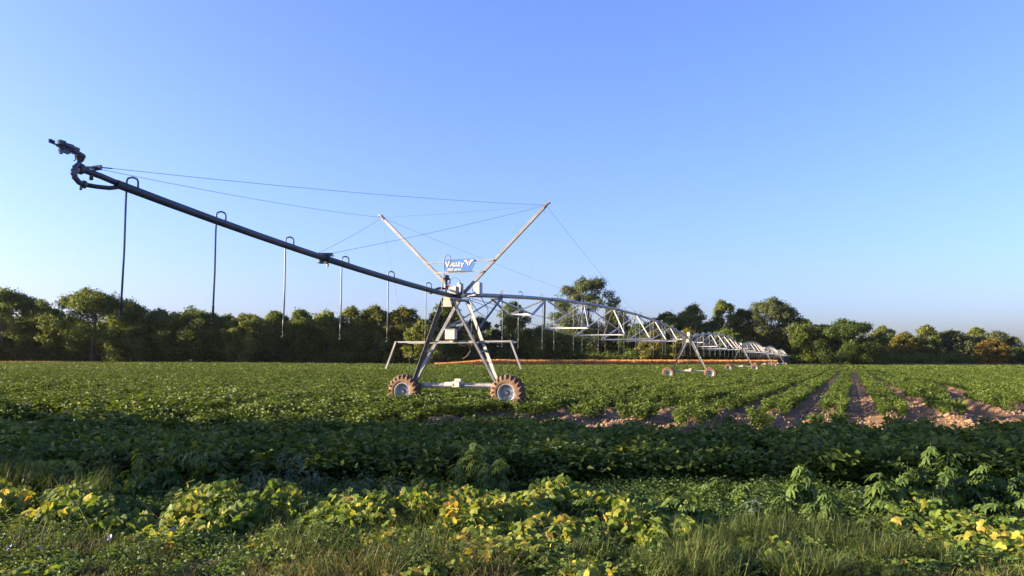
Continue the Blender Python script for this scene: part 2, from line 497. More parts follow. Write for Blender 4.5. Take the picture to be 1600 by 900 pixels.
TREES = [
 (5, 449, 212, 120, .12, 'round', 'mid', "green tree at the left end of the woodland edge"),
 (72, 474, 222, 70, .10, 'round', 'mid', "smaller mid green tree left of the broad domed tree"),
 (146, 448, 213, 140, .14, 'round', 'mid', "broad domed tree, tallest of the left woodland edge"),
 (206, 470, 209, 70, .10, 'round', 'mid', "rounded tree tucked against the right of the broad domed tree"),
 (247, 482, 218, 72, .10, 'tall', 'mid', "slim green tree just right of the broad domed tree"),
 (303, 478, 214, 88, .18, 'round', 'mid', "round crowned tree with a pale trunk behind the second hanging hose"),
 (352, 490, 218, 60, .10, 'round', 'mid', "low green tree right of the round crowned tree"),
 (388, 489, 215, 78, .08, 'round', 'light', "bushy tree with yellowish leaves at its left side"),
 (432, 484, 223, 66, .08, 'tall', 'mid', "green tree directly behind the third hanging hose"),
 (470, 482, 220, 60, .08, 'tall', 'mid', "narrow green tree right of the third hanging hose"),
 (510, 484, 226, 62, .08, 'round', 'light', "pale green tree between the third and fourth hanging hoses"),
 (548, 479, 228, 58, .08, 'tall', 'light', "light topped tree beside the fourth hanging hose"),
 (586, 476, 230, 66, .08, 'round', 'light', "sunlit light green tree left of the fifth hanging hose"),
 (628, 478, 232, 62, .08, 'round', 'yellow', "yellow green tree right of the fifth hanging hose"),
 (662, 498, 216, 52, .05, 'round', 'light', "short light green tree in front of the wood left of the nearest tower"),
 (696, 468, 236, 66, .08, 'tall', 'mid', "green tree rising behind the apex of the nearest tower"),
 (745, 494, 240, 60, .06, 'round', 'grey', "low greyish tree seen between the nearest tower and the first struts"),
 (800, 470, 243, 66, .08, 'tall', 'mid', "upright green tree under the start of the first truss span"),
 (846, 508, 246, 66, .03, 'round', 'light', "low leafy tree spreading at the foot of the tall poplar"),
 (884, 522, 248, 54, .02, 'round', 'mid', "small bushy tree at the woodland foot under the first span"),
 (916, 433, 288, 126, .12, 'tall', 'grey', "tall poplar like tree standing highest above the first truss span"),
 (962, 487, 292, 54, .1, 'tall', 'dark', "dark narrow tree against the right side of the tall poplar"),
 (1000, 505, 276, 60, .06, 'round', 'dark', "low dark tree behind the middle of the first truss span"),
 (1022, 516, 262, 44, .05, 'round', 'yellow', "small yellow autumn tree just left of the second tower"),
 (1042, 486, 288, 64, .08, 'round', 'dark', "dark tree behind the end of the first truss span"),
 (1082, 474, 296, 60, .1, 'tall', 'light', "light topped tree above the second tower"),
 (1076, 512, 270, 48, .06, 'round', 'yellow', "small golden tree directly above the second tower"),
 (1132, 468, 300, 56, .1, 'tall', 'light', "tree with two pale pointed tops above the second truss span"),
 (1160, 482, 302, 44, .1, 'tall', 'mid', "narrow green tree between the pale pointed tree and the big round one"),
 (1136, 512, 272, 56, .06, 'round', 'mid', "short spreading tree low above the second truss span"),
 (1208, 464, 300, 84, .14, 'round', 'grey', "big round silvery tree, tallest right of the second tower"),
 (1256, 497, 294, 70, .08, 'round', 'mid', "green tree sloping down from the big silvery tree"),
 (1320, 498, 292, 96, .05, 'round', 'dark', "broad dark tree mass beyond the end of the pivot line"),
 (1285, 506, 300, 70, .05, 'round', 'dark', "dark tree left of the broad dark mass beyond the crop rows"),
 (1378, 508, 330, 38, .25, 'round', 'light', "small pale lollipop tree above the far crop rows"),
 (1412, 518, 322, 44, .08, 'tall', 'yellow', "pale yellowish tree right of the lollipop tree"),
 (1446, 507, 326, 48, .08, 'tall', 'light', "pointed pale tree in the right hand group"),
 (1488, 515, 330, 58, .08, 'round', 'grey', "rounded greyish tree in the right hand group"),
 (1526, 511, 338, 46, .12, 'tall', 'light', "pale tall tree behind the rusty tree at right"),
 (1556, 517, 334, 66, .08, 'round', 'grey', "wide greyish tree behind the rusty tree at right"),
 (1548, 527, 318, 42, .06, 'round', 'rust', "rusty yellow tree catching sun near the right edge"),
 (1602, 538, 330, 60, .05, 'round', 'dark', "low dark tree cut off by the right edge"),
]
for t in TREES:
    tree_at(*t)
# the wood goes on past both sides of the picture
for (px, top, d, w, lab) in [(-85, 470, 214, 90, "dark tree of the same wood past the left edge"), (1680, 520, 335, 110, "tree of the wood past the right edge")]:
    tree_at(px, top, d, w, .08, 'round', 'dark', lab)

def cards_object(name, C, N, leaf, seed, mat, label, cat, kind="stuff"):
    rng = np.random.default_rng(seed)
    P, F = leaf_cards(rng, C, N, leaf)
    return tag(link(name, np_mesh(name, P, F), None, mat), label, cat, None, kind)

def wood_mass(seed, n, x0, x1, off0, off1, h0, h1, r0, r1, per, leaf, name, mat, label, cat):
    rng = np.random.default_rng(seed); blobs = []
    for i in range(n):
        px = rng.uniform(x0, x1)
        base = 262 / (1 - .22 * (px - 800) / PX)
        d = base + rng.uniform(off0, off1)
        X = (px - 800) / PX * d
        r = rng.uniform(r0, r1)
        ty = np.interp(px, [-350, 200, 640, 720, 820, 862, 900, 1330, 1372, 1800], [487, 487, 487, 500, 500, 516, 495, 502, 531, 536])
        top = (566.6 - ty) / PX * d - r0
        hh = rng.uniform(0, 1) * top if h1 > 8 else rng.uniform(h0, h1)
        z = float(rise(X, d)) + hh * (.80 + .20 * vnoise(px / 30., 0 * px, seed + 9))
        blobs.append(((X, d, z), (r, r, r * .85)))
    C, N = crown_points(rng, blobs, per)
    return cards_object(name, C, N, leaf, seed + 1, mat, label, cat)
wood_mass(21, 1400, -40, 1760, 20, 46, 0, 14.0, 2.4, 3.8, 9, 1.35, "shaded_wood", M['leaf_mid'], "deep shaded wood closing the gaps behind the front trees", "wood")
wood_mass(22, 1250, -60, 1750, 3, 13, .3, 4.4, 1.1, 2.2, 34, .6, "undergrowth", M['leaf_mid'], "dark brushy undergrowth along the foot of the wood", "undergrowth")

# trees left of the picture whose long shadow crosses the weeds in front
for i, (x, y, h, r, lab) in enumerate([(-33, 13.0, 13.5, 4.6, "shade tree left of the picture nearest to the field edge"),
                                  (-42, 12.3, 15.5, 4.8, "tall shade tree left of the picture behind the nearest one"),
                                  (-52, 13.6, 17.5, 4.9, "tallest shade tree left of the picture, farthest out")]):
    make_tree((x, y, 0), h, r, .03, 'round', 'dark', 900 + i, lab, nb=115, per=78, leaf=.63)

# strip of ripe grain between crop and wood
def grain_strip(name, n, x0, x1, o0, o1, hh, mat, label, cat, seed, fade):
    rng = np.random.default_rng(seed)
    px = rng.uniform(x0, x1, n)
    base = 262 / (1 - .22 * (px - 800) / PX)
    d = base + rng.uniform(o0, o1, n)
    X = (px - 800) / PX * d
    Z = rise(X, d)
    h = hh * rng.uniform(.82, 1.05, n) * (.45 + .55 * sstep(x0, x0 + fade, px)) * (.96 + .08 * vnoise(X * .3, d * .3, 3))
    a = rng.uniform(0, math.pi, n); w = rng.uniform(.03, .075, n)
    lx = rng.normal(0, .12, n); ly = rng.normal(0, .12, n)
    cx, cy = np.cos(a) * w, np.sin(a) * w
    P = np.stack([np.stack([X - cx, d - cy, Z], -1), np.stack([X + cx, d + cy, Z], -1), np.stack([X + lx + cx, d + ly + cy, Z + h], -1), np.stack([X + lx - cx, d + ly - cy, Z + h], -1)], 1).reshape(-1, 3)
    me = np_mesh(name, P, np.arange(4 * n).reshape(n, 4))
    tag(link(name, me, None, mat), label, cat, None, "stuff")
M['straw'] = leafmat("ripe_straw", [(0, (.34, .17, .06)), (.5, (.50, .27, .10)), (1, (.62, .37, .16))], .35, 'island', .2, (1.1, .9, .6))
M['margin'] = leafmat("margin_grass", [(0, (.10, .08, .045)), (.5, (.18, .13, .075)), (1, (.28, .20, .11))], .3, 'island', .2, (1.1, .9, .6))
grain_strip("grain_strip", 34000, 680, 1212, -38, -24, 1.85, M['straw'], "strip of ripe orange straw between green crop and wood", "grain", 5, 90)
grain_strip("field_margin", 16000, 1215, 1720, -9, -1, 1.0, M['margin'], "brown dry grass margin between the crop and the right hand wood", "grass", 6, 40)
grain_strip("wood_margin", 9000, -80, 690, -7, -1, .8, M['margin'], "low dry grass margin at the foot of the left hand wood", "grass", 7, 40)

# ------------------------------------------------------------------ centre pivot irrigator
def base_pt(L):
    x, y = T0[0] + SP * L, T0[1] + CP * L
    return (float(x), float(y), float(rise(x, y)))

HP = 4.14                       # pipe axis above ground at a tower
WH = 2.05                       # wheel lateral offset
RT = .63                        # tyre radius

def gooseneck_pts(L, zp, side, zlow):
    x = .125 * side
    return [(0, L + .16, zp + .06), (0, L + .16, zp + .18), (x * .12, L + .14, zp + .235), (x * .5, L + .08, zp + .26), (x * .88, L + .02, zp + .235), (x, L, zp + .18), (x, L, zp - .3), (x * 1.05, L + .02, (zp + zlow) / 2), (x, L, zlow + .32)]
def add_drop(parent, L, zp, side, zlow, r=.019):
    mb = MB(); mb.tube(gooseneck_pts(L, zp, side, zlow), r, 6)
    d = mb.build("drop_hose", M['hose'], parent, True)
    x = .125 * side
    mb = MB()
    mb.lathe([(0, 0), (0, .026), (.26, .026), (.30, .012), (.33, .012)], 8, 'z', (x, L, zlow + .05))
    mb.lathe([(-.10, 0), (-.10, .05), (-.085, .055), (-.07, .012), (-.02, .012), (0, .03), (.05, .03)], 8, 'z', (x, L, zlow))
    mb.build("sprinkler_nozzle", M['black'], d, True)
    return d

def make_wheel(parent, x):
    """wheel: disc and rim, with tyre and hub under it; wheel plane holds the base beam"""
    y = 0.0
    mb = MB()
    prof = [(-.17, .325), (-.185, .318), (-.17, .30), (-.15, .285), (-.05, .275), (.0, .27), (.02, .235), (.0, .20), (-.03, .13), (-.03, .0)]
    mb.lathe(prof, 28, 'y')
    back = [(-.05, .275), (.17, .285), (.185, .318), (.17, .33)]
    mb.lathe(back, 28, 'y')
    w = mb.build("wheel", M['rim'], parent, True)
    w.location = (x, y, RT)
    w.rotation_euler = (0, random.uniform(0, 6), 0)
    tb = MB()
    tb.lathe([(-.15, .31), (-.185, .335), (-.205, .40), (-.205, .47), (-.19, .53), (-.15, .575), (-.08, .592), (0, .597), (.08, .592), (.15, .575), (.19, .53), (.205, .47), (.205, .40), (.185, .335), (.15, .31)], 40, 'y')
    n = 20
    for s in (-1, 1):
        for k in range(n):
            a0 = 2 * math.pi * (k + (.5 if s > 0 else 0)) / n
            pts = []
            # lug bar from centre line out to the shoulder, swept back, then down the shoulder
            for (yy, da, rr, h, wd) in [(-.02, 0, .588, .048, .075), (.09, .10, .583, .052, .08), (.185, .20, .548, .05, .085), (.212, .23, .47, .028, .06)]:
                for (aw, hh) in ((-1, 0), (-.75, 1), (.75, 1), (1, 0)):
                    a = a0 + da + aw * wd / 2 / rr
                    if yy > .2: r_, y_ = rr, yy - .012 + hh * h * .6
                    elif yy > .15: r_, y_ = rr + hh * h, yy + hh * .022
                    else: r_, y_ = rr + hh * h, yy
                    pts.append((r_ * math.sin(a), s * y_, r_ * math.cos(a)))
            fs = []
            for q in range(3):
                for e in range(3):
                    fs.append((q * 4 + e, q * 4 + e + 1, q * 4 + e + 5, q * 4 + e + 4))
            fs += [(0, 3, 2, 1), (12, 13, 14, 15)]
            tb.add(pts, fs, 1)
    t = tb.build("tyre", [M['tyre'], M['lug']], w)
    for p in t.data.polygons:
        if p.material_index == 0: p.use_smooth = True
    hb = MB()
    hb.lathe([(-.115, 0), (-.115, .05), (-.10, .06), (-.06, .065), (-.03, .085), (-.03, .0)], 14, 'y')
    for k in range(8):
        a = 2 * math.pi * k / 8
        hb.lathe([(-.055, 0), (-.055, .013), (-.025, .013)], 6, 'y', (.10 * math.cos(a), 0, .10 * math.sin(a)))
    hb.build("hub", M['black'], w)
    return w

def make_tower(L, label, near=False):
    root = empty("drive_tower", base_pt(L), -PIV_A, label, "irrigation tower", "drive towers of the centre pivot")
    for sx in (-1, 1):
        for sy in (-1, 1):
            mb = MB()
            top = (.16 * sx, .68 * sy, HP - .16); bot = (1.66 * sx, .07 * sy, .92)
            mb.angle(top, bot, .115, .012, (0, sy, 0), sx)
            mb.build("leg", M['galv_light'], root)
        # girts tying the two legs of a side
        mb = MB(); f = .62
        mb.bar((.16 * sx + 1.5 * sx * f, .68 - .61 * f, HP - .16 - 3.06 * f), (.16 * sx + 1.5 * sx * f, -.68 + .61 * f, HP - .16 - 3.06 * f), .05, .05)
        mb.build("leg_tie", M['galv'], root)
        make_wheel(root, WH * sx)
        mb = MB(); mb.cbox((WH * sx - .0 * sx, .27, RT + .02), (.26, .24, .34), .04); mb.tube([(WH * sx, .16, RT), (WH * sx, -.02, RT)], .06, 10)
        mb.build("wheel_gearbox", M['castiron'], root)
    mb = MB(); mb.cbox((0, .27, .86), (4.1, .16, .17), .012); mb.box((-1.66, .13, .90), (.2, .14, .12)); mb.box((1.66, .13, .90), (.2, .14, .12))
    mb.build("base_beam", M['galv'], root)
    mb = MB(); mb.cbox((.02, .10, .90), (.34, .2, .22), .03); mb.lathe([(-.42, 0), (-.42, .075), (-.40, .09), (-.08, .09), (-.08, .07), (0, .07)], 12, 'x', (-.0, .06, .90)); mb.cbox((.12, .06, 1.05), (.26, .16, .12), .02)
    mb.build("drive_motor", M['boxwhite'], root)
    mb = MB()
    for s in (-1, 1): mb.tube([(.2 * s, .1, .87), (1.9 * s, .1, .82)], .022, 6)
    mb.build("drive_shaft", M['galv'], root)
    mb = MB(); mb.cbox((0, 0, HP - .17), (.44, 1.45, .07), .015)
    mb.build("saddle", M['galv'], root)
    # gusset plates, triangular, closing the leg tops
    for sy in (-1,):
        mb = MB(); y = .66 * sy
        mb.add([(-.10, y - .07, HP - .14), (.10, y - .07, HP - .14), (.21, y - .07, HP - .48), (-.21, y - .07, HP - .48), (-.10, y - .055, HP - .14), (.10, y - .055, HP - .14), (.21, y - .055, HP - .48), (-.21, y - .055, HP - .48)],
               [(0, 3, 2, 1), (4, 5, 6, 7), (0, 1, 5, 4), (1, 2, 6, 5), (2, 3, 7, 6), (3, 0, 4, 7)])
        mb.build("gusset_plate", M['beige'], root)
    if not near:
        mb = MB(); mb.cbox((.02, .05, HP + .33), (.30, .26, .40), .04); mb.box((.02, .05, HP + .11), (.1, .1, .1))
        mb.build("tower_box", M['boxwhite'], root)
        mb = MB(); mb.tube([(.12, .05, HP + .2), (.3, .2, HP - .1), (.25, .3, HP - .6), (.55, .4, HP - 1.3), (1.1, .3, 2.0), (.4, .25, 1.05)], .014, 5); mb.build("power_cable", M['black'], root)
    # braces from the far legs up to the span
    mb = None
    for sx in (-1, 1):
        mb = MB(); f = .36
        mb.angle((.16 * sx + 1.5 * sx * f, .68 - .61 * f, HP - .16 - 3.06 * f), (.05 * sx, 4.6, HP + .34), .06, .007, (0, 0, 1), sx)
        mb.build("span_brace", M['pipe'], root)
    return root

TOWER_LABELS = ["nearest irrigation tower with two masts, blue sign and muddy tyres", "second irrigation tower, straddling at the end of the first truss span",
    "third irrigation tower along the line, in front of the orange straw strip", "fourth irrigation tower along the line, mostly behind the third", "farthest wheeled irrigation tower, just before the blue pivot stand"]
random.seed(3)
towers = [make_tower(SPAN * i, TOWER_LABELS[i], i == 0) for i in range(5)]

# ---- extra parts of the nearest tower: masts, sign, boom, boxes, guy cables
t1 = towers[0]
mastL = (Vector((-.30, -.05, 4.50)), Vector((-3.07, -.05, 7.18)))
mastR = (Vector((.36, -.05, 4.20)), Vector((3.51, -.05, 7.19)))
for (a, b) in (mastL, mastR):
    mb = MB(); mb.bar(a, b, .10, .10, (0, 1, 0))
    d = (b - a).normalized(); mb.bar(b - d * .12, b + d * .16, .05, .14, (0, 1, 0)); mb.box(b + d * .1, (.14, .16, .05))
    mb.build("mast", M['galv_light'], t1)
mb = MB(); mb.cbox((0.02, -.05, HP + .02), (.62, .3, .26), .02); mb.bar((-.05, -.05, 4.24), mastL[0], .09, .09, (0, 1, 0)); mb.build("mast_foot", M['galv'], t1)
for (xa, xb, z) in ((-1.17, 1.55, 5.335), (-.76, 1.16, 4.945)):
    mb = MB(); mb.bar((xa, -.12, z), (xb, -.12, z), .035, .05); mb.build("sign_rail", M['galv_light'], t1)
# sign
S0 = Vector((-.39, -.175, 0))
out = [(-.39, 5.42), (-.43, 5.17), (-.27, 4.965), (.70, 4.965), (.82, 5.17), (.82, 5.42)]
mb = MB()
n = len(out)
mb.add([(x, -.17, z) for x, z in out] + [(x, -.155, z) for x, z in out], [tuple(range(n)), tuple(range(2 * n - 1, n - 1, -1))] + [(i, n + i, n + (i + 1) % n, (i + 1) % n) for i in range(n)])
sign = mb.build("sign_panel", M['blue'], t1)
def text_part(txt, x, z, size, off, shear=0., sx=1.):
    cu = bpy.data.curves.new("lettering", 'FONT'); cu.body = txt; cu.size = size; cu.offset = off; cu.shear = shear; cu.extrude = .003
    ob = bpy.data.objects.new("lettering_tmp", cu); COL.objects.link(ob)
    bpy.context.view_layer.update()
    me = bpy.data.meshes.new_from_object(ob.evaluated_get(bpy.context.evaluated_depsgraph_get()))
    bpy.data.objects.remove(ob)
    for v in me.vertices:
        c = v.co.copy(); v.co = (x + c.x * sx, -.1755 - c.z, z + c.y)
    me.update(); me.name = "lettering"
    return link("lettering", me, sign, M['letter'])
text_part("V", -.33, 5.14, .30, .007, .0, .9)
text_part("ALLE", -.135, 5.17, .20, .006, .0, .94)
text_part("y", .30, 5.17, .23, .006, .0, 1.0)
text_part("8000 series", -.25, 5.01, .12, .002, .12, 1.0)
mb = MB()
for s in (-1, 1):
    def pl(pts):
        p = [(.60 + s * a, -.179, b) for a, b in pts]; q = [(.60 + s * a, -.172, b) for a, b in pts]; k = len(p)
        mb.add(p + q, [tuple(range(k)) if s > 0 else tuple(range(k - 1, -1, -1))] + [(i, (i + 1) % k, k + (i + 1) % k, k + i) for i in range(k)])
    pl([(.012, 5.14), (.012, 5.20), (.085, 5.345), (.175, 5.345), (.150, 5.315), (.115, 5.31)])
    pl([(.06, 5.375), (.195, 5.375), (.185, 5.355), (.075, 5.355)])
    pl([(.012, 5.23), (.045, 5.30), (.020, 5.35), (.012, 5.35)])
mb.build("emblem", M['letter'], sign)
# boom rails with hanging arms
for y in (-.28, .30):
    mb = MB(); mb.bar((-2.29, y, 2.43 - .03 * y), (2.29, y, 2.42 - .03 * y), .045, .055); mb.build("boom_rail", M['galv_light'], t1)
for s in (-1, 1):
    mb = MB(); mb.bar((2.26 * s, -.30, 2.46), (2.66 * s, -.30, 1.46), .06, .06, (0, 1, 0)); mb.build("boom_arm", M['galv_light'], t1)
    mb = MB(); mb.bar((2.27 * s, -.30, 2.43), (2.27 * s, .32, 2.42), .05, .05); mb.build("boom_end", M['galv'], t1)
# control box on the boom
mb = MB(); mb.cbox((.03, -.40, 2.68), (.40, .20, .36), .025); mb.box((.03, -.33, 2.46), (.12, .08, .1))
cb = mb.build("control_box", M['boxwhite'], t1)
mb = MB(); mb.box((.03, -.503, 2.69), (.22, .004, .15)); mb.build("box_label", M['labelred'], cb)
mb = MB(); mb.box((.03, -.42, 2.868), (.44, .24, .02)); mb.build("box_lid", M['boxgrey'], cb)
# booster valve with its pipe, two boxes, kinked pipe
mb = MB(); c = (-.17, -.45, 0)
mb.lathe([(4.30, 0), (4.30, .07), (4.34, .09), (4.40, .06), (4.66, .055), (4.68, .10), (4.72, .12), (4.80, .12), (4.83, .05), (4.83, 0)], 12, 'z', c)
mb.tube([(-.17, -.45, 4.28), (-.17, -.45, 4.1)], .04, 8); mb.tube([(-.02, -.45, 4.50), (-.02, -.45, 4.70)], .03, 6); mb.tube([(-.17, -.45, 4.62), (.0, -.45, 4.68)], .025, 6)
mb.build("booster_valve", M['castiron'], t1, True)
mb = MB(); mb.lathe([(0, 0), (0, .085), (.07, .085), (.07, 0)], 12, 'z', (-.17, -.45, 4.30)); mb.tube([(-.17, -.45, 4.42), (.16, -.42, 4.38)], .03, 8); mb.build("valve_flange", M['red'], t1)
mb = MB(); mb.tube([(-.20, -.45, 4.34), (-.32, -.7, 4.33), (-.36, -1.1, 4.22), (-.28, -1.5, 4.10), (-.10, -1.75, 4.07)], .045, 8); mb.build("valve_hose", M['black'], t1, True)
mb = MB(); mb.cbox((.12, -.35, 4.26), (.26, .24, .30), .02); mb.build("relay_box", M['boxwhite'], t1)
mb = MB(); mb.cbox((.33, -.30, 4.34), (.16, .24, .36), .02); mb.build("relay_box", M['boxgrey'], t1)
mb = MB(); mb.cbox((.72, .40, 4.38), (.26, .26, .44), .02); mb.bar((.72, .4, 4.18), (.3, .4, 4.1), .05, .05); mb.build("panel_box", M['boxgrey'], t1)
mb = MB(); mb.tube([(.42, -.4, 4.1), (.42, -.4, 4.42), (.36, -.4, 4.52), (.30, -.4, 4.54)], .03, 8); mb.build("vent_pipe", M['castiron'], t1, True)
mb = MB(); mb.tube([(.02, -.45, 4.62), (.14, -.45, 4.72), (.28, -.45, 4.70), (.40, -.40, 4.55)], .007, 5); mb.build("signal_cable", M['black'], t1)
mb = MB()
mb.tube([(.23, -.9, 5.22), (.23, -.9, 5.34), (.19, -.9, 5.45), (.11, -.9, 5.50), (.03, -.9, 5.47), (-.03, -.9, 5.37), (-.04, -.9, 4.8), (-.11, -.9, 4.3), (-.11, -.9, 3.9), (-.05, -.9, 3.5)], .018, 6)
mb.tube([(.23, -.9, 5.24), (.23, -.9, 5.14)], .03, 8); mb.build("riser_hose", M['hose'], t1, True)
for pts in ([(.05, -.2, 4.0), (.25, -.1, 3.3), (.2, 0, 2.9), (.05, -.3, 2.6)], [(.2, .3, 4.0), (.5, .35, 3.4), (.35, .3, 3.1), (.75, .4, 2.6), (1.2, .3, 2.0)], [(.3, .5, 4.05), (.55, .8, 3.55), (.85, .9, 3.35), (1.0, .7, 3.6), (.8, .45, 4.1)],
            [(.15, -.3, 2.44), (.45, -.35, 2.28), (.7, -.3, 2.32), (.95, -.28, 2.42)], [(.6, -.3, 2.43), (.75, -.3, 2.1), (.55, -.2, 1.9), (.3, 0, 1.82)]):
    mb = MB(); mb.tube(pts, .013, 5); mb.build("power_cable", M['black'], t1)
mb = MB(); mb.tube([(-.2, -.3, 4.05), (-.1, -.2, 3.7)], .05, 8); mb.build("drain_stub", M['castiron'], t1)

# ---- overhang with end gun
def zover(L):
    x = max(0., -L - .3)
    return 4.08 + .0300 * x + .00246 * x * x
ov = empty("overhang_boom", base_pt(0), -PIV_A, "dark pipe rising left from the nearest tower, big sprinkler gun on its end", "irrigation pipe")
mb = MB()
pp = [(0, L, zover(L)) for L in (.4, -.3, -2, -3.5, -5, -6.5, -8.2)]
mb.tube(pp, .086, 14); mb.lathe([(-.02, .086), (-.02, .14), (.02, .14), (.02, .086)], 16, 'y', (0, -8.2, zover(-8.2)))
mb.tube([(0, L, zover(L)) for L in (-8.2, -9.5, -11, -12.5, -14, -15.15)], .082, 14)
mb.build("pipe", M['boompipe'], ov, True)
mb = MB(); mb.tube([(0, -15.14, zover(-15.15) + .015), (0, -15.5, zover(-15.5) + .03), (0, -15.96, zover(-15.96) + .02)], .057, 12); mb.lathe([(-.03, 0), (-.03, .10), (.02, .10), (.02, 0)], 14, 'y', (0, -15.95, zover(-15.95) + .02)); mb.tube([(0, -15.72, 5.17), (0, -15.72, 5.02)], .035, 8)
mb.build("end_pipe", M['boompipe'], ov, True)
mb = MB(); mb.tube([(0, -15.05, 5.03), (0, -15.3, 4.955), (0, -15.6, 4.92), (0, -15.86, 4.905)], .042, 10); mb.build("feed_hose", M['black'], ov, True)
mb = MB()
mb.tube([(0, -15.86, 4.905), (0, -15.97, 4.92), (0, -16.06, 4.99), (0, -16.09, 5.08), (0, -16.06, 5.18), (0, -16.00, 5.25), (0, -15.98, 5.31)], [.048, .048, .052, .056, .054, .045, .04], 12)
mb.lathe([(-.02, 0), (-.02, .075), (.02, .075), (.02, 0)], 12, 'y', (0, -15.87, 4.905)); mb.tube([(0, -15.93, 4.88), (0, -15.93, 4.79)], .022, 8)
for k in range(5):
    a = math.pi * (.65 + .14 * k); mb.box((0, -15.97 + .17 * math.cos(a), 5.08 + .17 * math.sin(a)), (.03, .03, .03))
mb.build("elbow", M['castiron'], ov, True)
mb = MB()
mb.lathe([(5.30, .042), (5.33, .06), (5.35, .072), (5.38, .072), (5.385, .085), (5.42, .085), (5.44, .05), (5.44, 0)], 14, 'z', (0, -15.97, 0))
mb.build("swivel_bearing", M['castiron'], ov, True)
gun = MB()
ga = Vector((0, -15.97, 5.445)); gb = Vector((0, -16.46, 5.485)); gd = (gb - ga)
gun.tube([ga + Vector((0, .06, -.03)), ga + gd * .1, ga + gd * .5, ga + gd * .85, gb], [.045, .042, .036, .030, .026], 10)
for f, r in ((.35, .06), (.8, .055)): gun.lathe([(-.02, r), (.02, r)], 10, 'y', tuple(ga + gd * f))
gunp = gun.build("gun_barrel", M['castiron'], ov, True)
mb = MB(); mb.bar(ga + gd * .15 + Vector((.05, 0, .05)), ga + gd * .95 + Vector((.05, 0, .05)), .03, .05); mb.cbox(ga + gd * .55 + Vector((.04, 0, .055)), (.06, .16, .07), .01); mb.cbox(ga + gd * .85 + Vector((.03, 0, .06)), (.07, .14, .09), .01)
mb.bar(ga + gd * .5 + Vector((0, 0, -.06)), ga + gd * .9 + Vector((0, 0, -.06)), .04, .06); mb.tube([ga + gd * .25 + Vector((0, 0, -.03)), ga + gd * .2 + Vector((0, -.0, -.14)), ga + gd * .22 + Vector((0, -.03, -.17))], .009, 5)
mb.box(ga + gd * .82 + Vector((0, 0, -.10)), (.04, .05, .06)); mb.build("drive_arm", M['castiron'], gunp)
mb = MB(); mb.bar(gb + Vector((0, .04, 0)), gb + Vector((.02, -.17, .015)), .025, .025); mb.bar(gb + Vector((.02, -.07, .035)), gb + Vector((.03, -.17, .05)), .045, .03); mb.build("deflector", M['black'], gunp)
mb = MB(); mb.bar((0, -15.98, 5.20), (0, -15.62, 5.27), .06, .04); mb.bar((0, -15.62, 5.27), (0, -15.70, 5.14), .04, .03); mb.box((0, -15.61, 5.27), (.22, .04, .09)); mb.tube([(-.09, -15.62, 5.27), (-.13, -15.38, 5.30)], .012, 6); mb.tube([(.09, -15.62, 5.27), (.13, -15.38, 5.30)], .012, 6)
mb.build("cable_bracket", M['castiron'], ov)
mb = MB(); mb.bar((-.15, -8.35, zover(-8.3) + .12), (.15, -8.1, zover(-8.2) + .14), .05, .05); mb.bar((-.03, -8.45, zover(-8.3) + .09), (.06, -7.95, zover(-8.0) + .12), .05, .03); mb.tube([(.0, -8.12, zover(-8.1)), (.0, -8.12, zover(-8.1) - .2)], .03, 8); mb.cbox((-.05, -8.38, zover(-8.4) - .12), (.1, .22, .08), .015)
mb.build("cable_bracket", M['castiron'], ov)
for k, L in enumerate((-14.8, -12.3, -9.8, -7.25, -4.65, -2.1)):
    add_drop(ov, L, zover(L), -1, 2.62 if k < 2 else 2.42, .020)
for (a, b) in [((-.13, -15.38, 5.30), mastL[1]), ((.13, -15.38, 5.30), mastR[1]), ((-.15, -8.35, zover(-8.3) + .14), mastL[1]), ((.15, -8.1, zover(-8.2) + .16), mastR[1]),
               (mastL[1], mastR[1]), (mastL[1], Vector((-.1, 29, 5.2))), (mastR[1], Vector((.1, 30, 5.2))), (mastL[1], Vector((-1.78, .2, .95))), (mastR[1], Vector((1.78, .2, .95)))]:
    a = Vector(a); b = Vector(b); ln = (b - a).length
    pts = [a.lerp(b, t) - Vector((0, 0, ln * .006 * 4 * t * (1 - t))) for t in np.linspace(0, 1, 9)]
    mb = MB(); mb.tube(pts, .0035 if b.z < 1.5 else .0048, 5); mb.build("guy_cable", M['cable'], t1)
mb = MB(); mb.tube([(-2.6, .06, 4.6), (-1.82, .2, 1.0)], .004, 4)

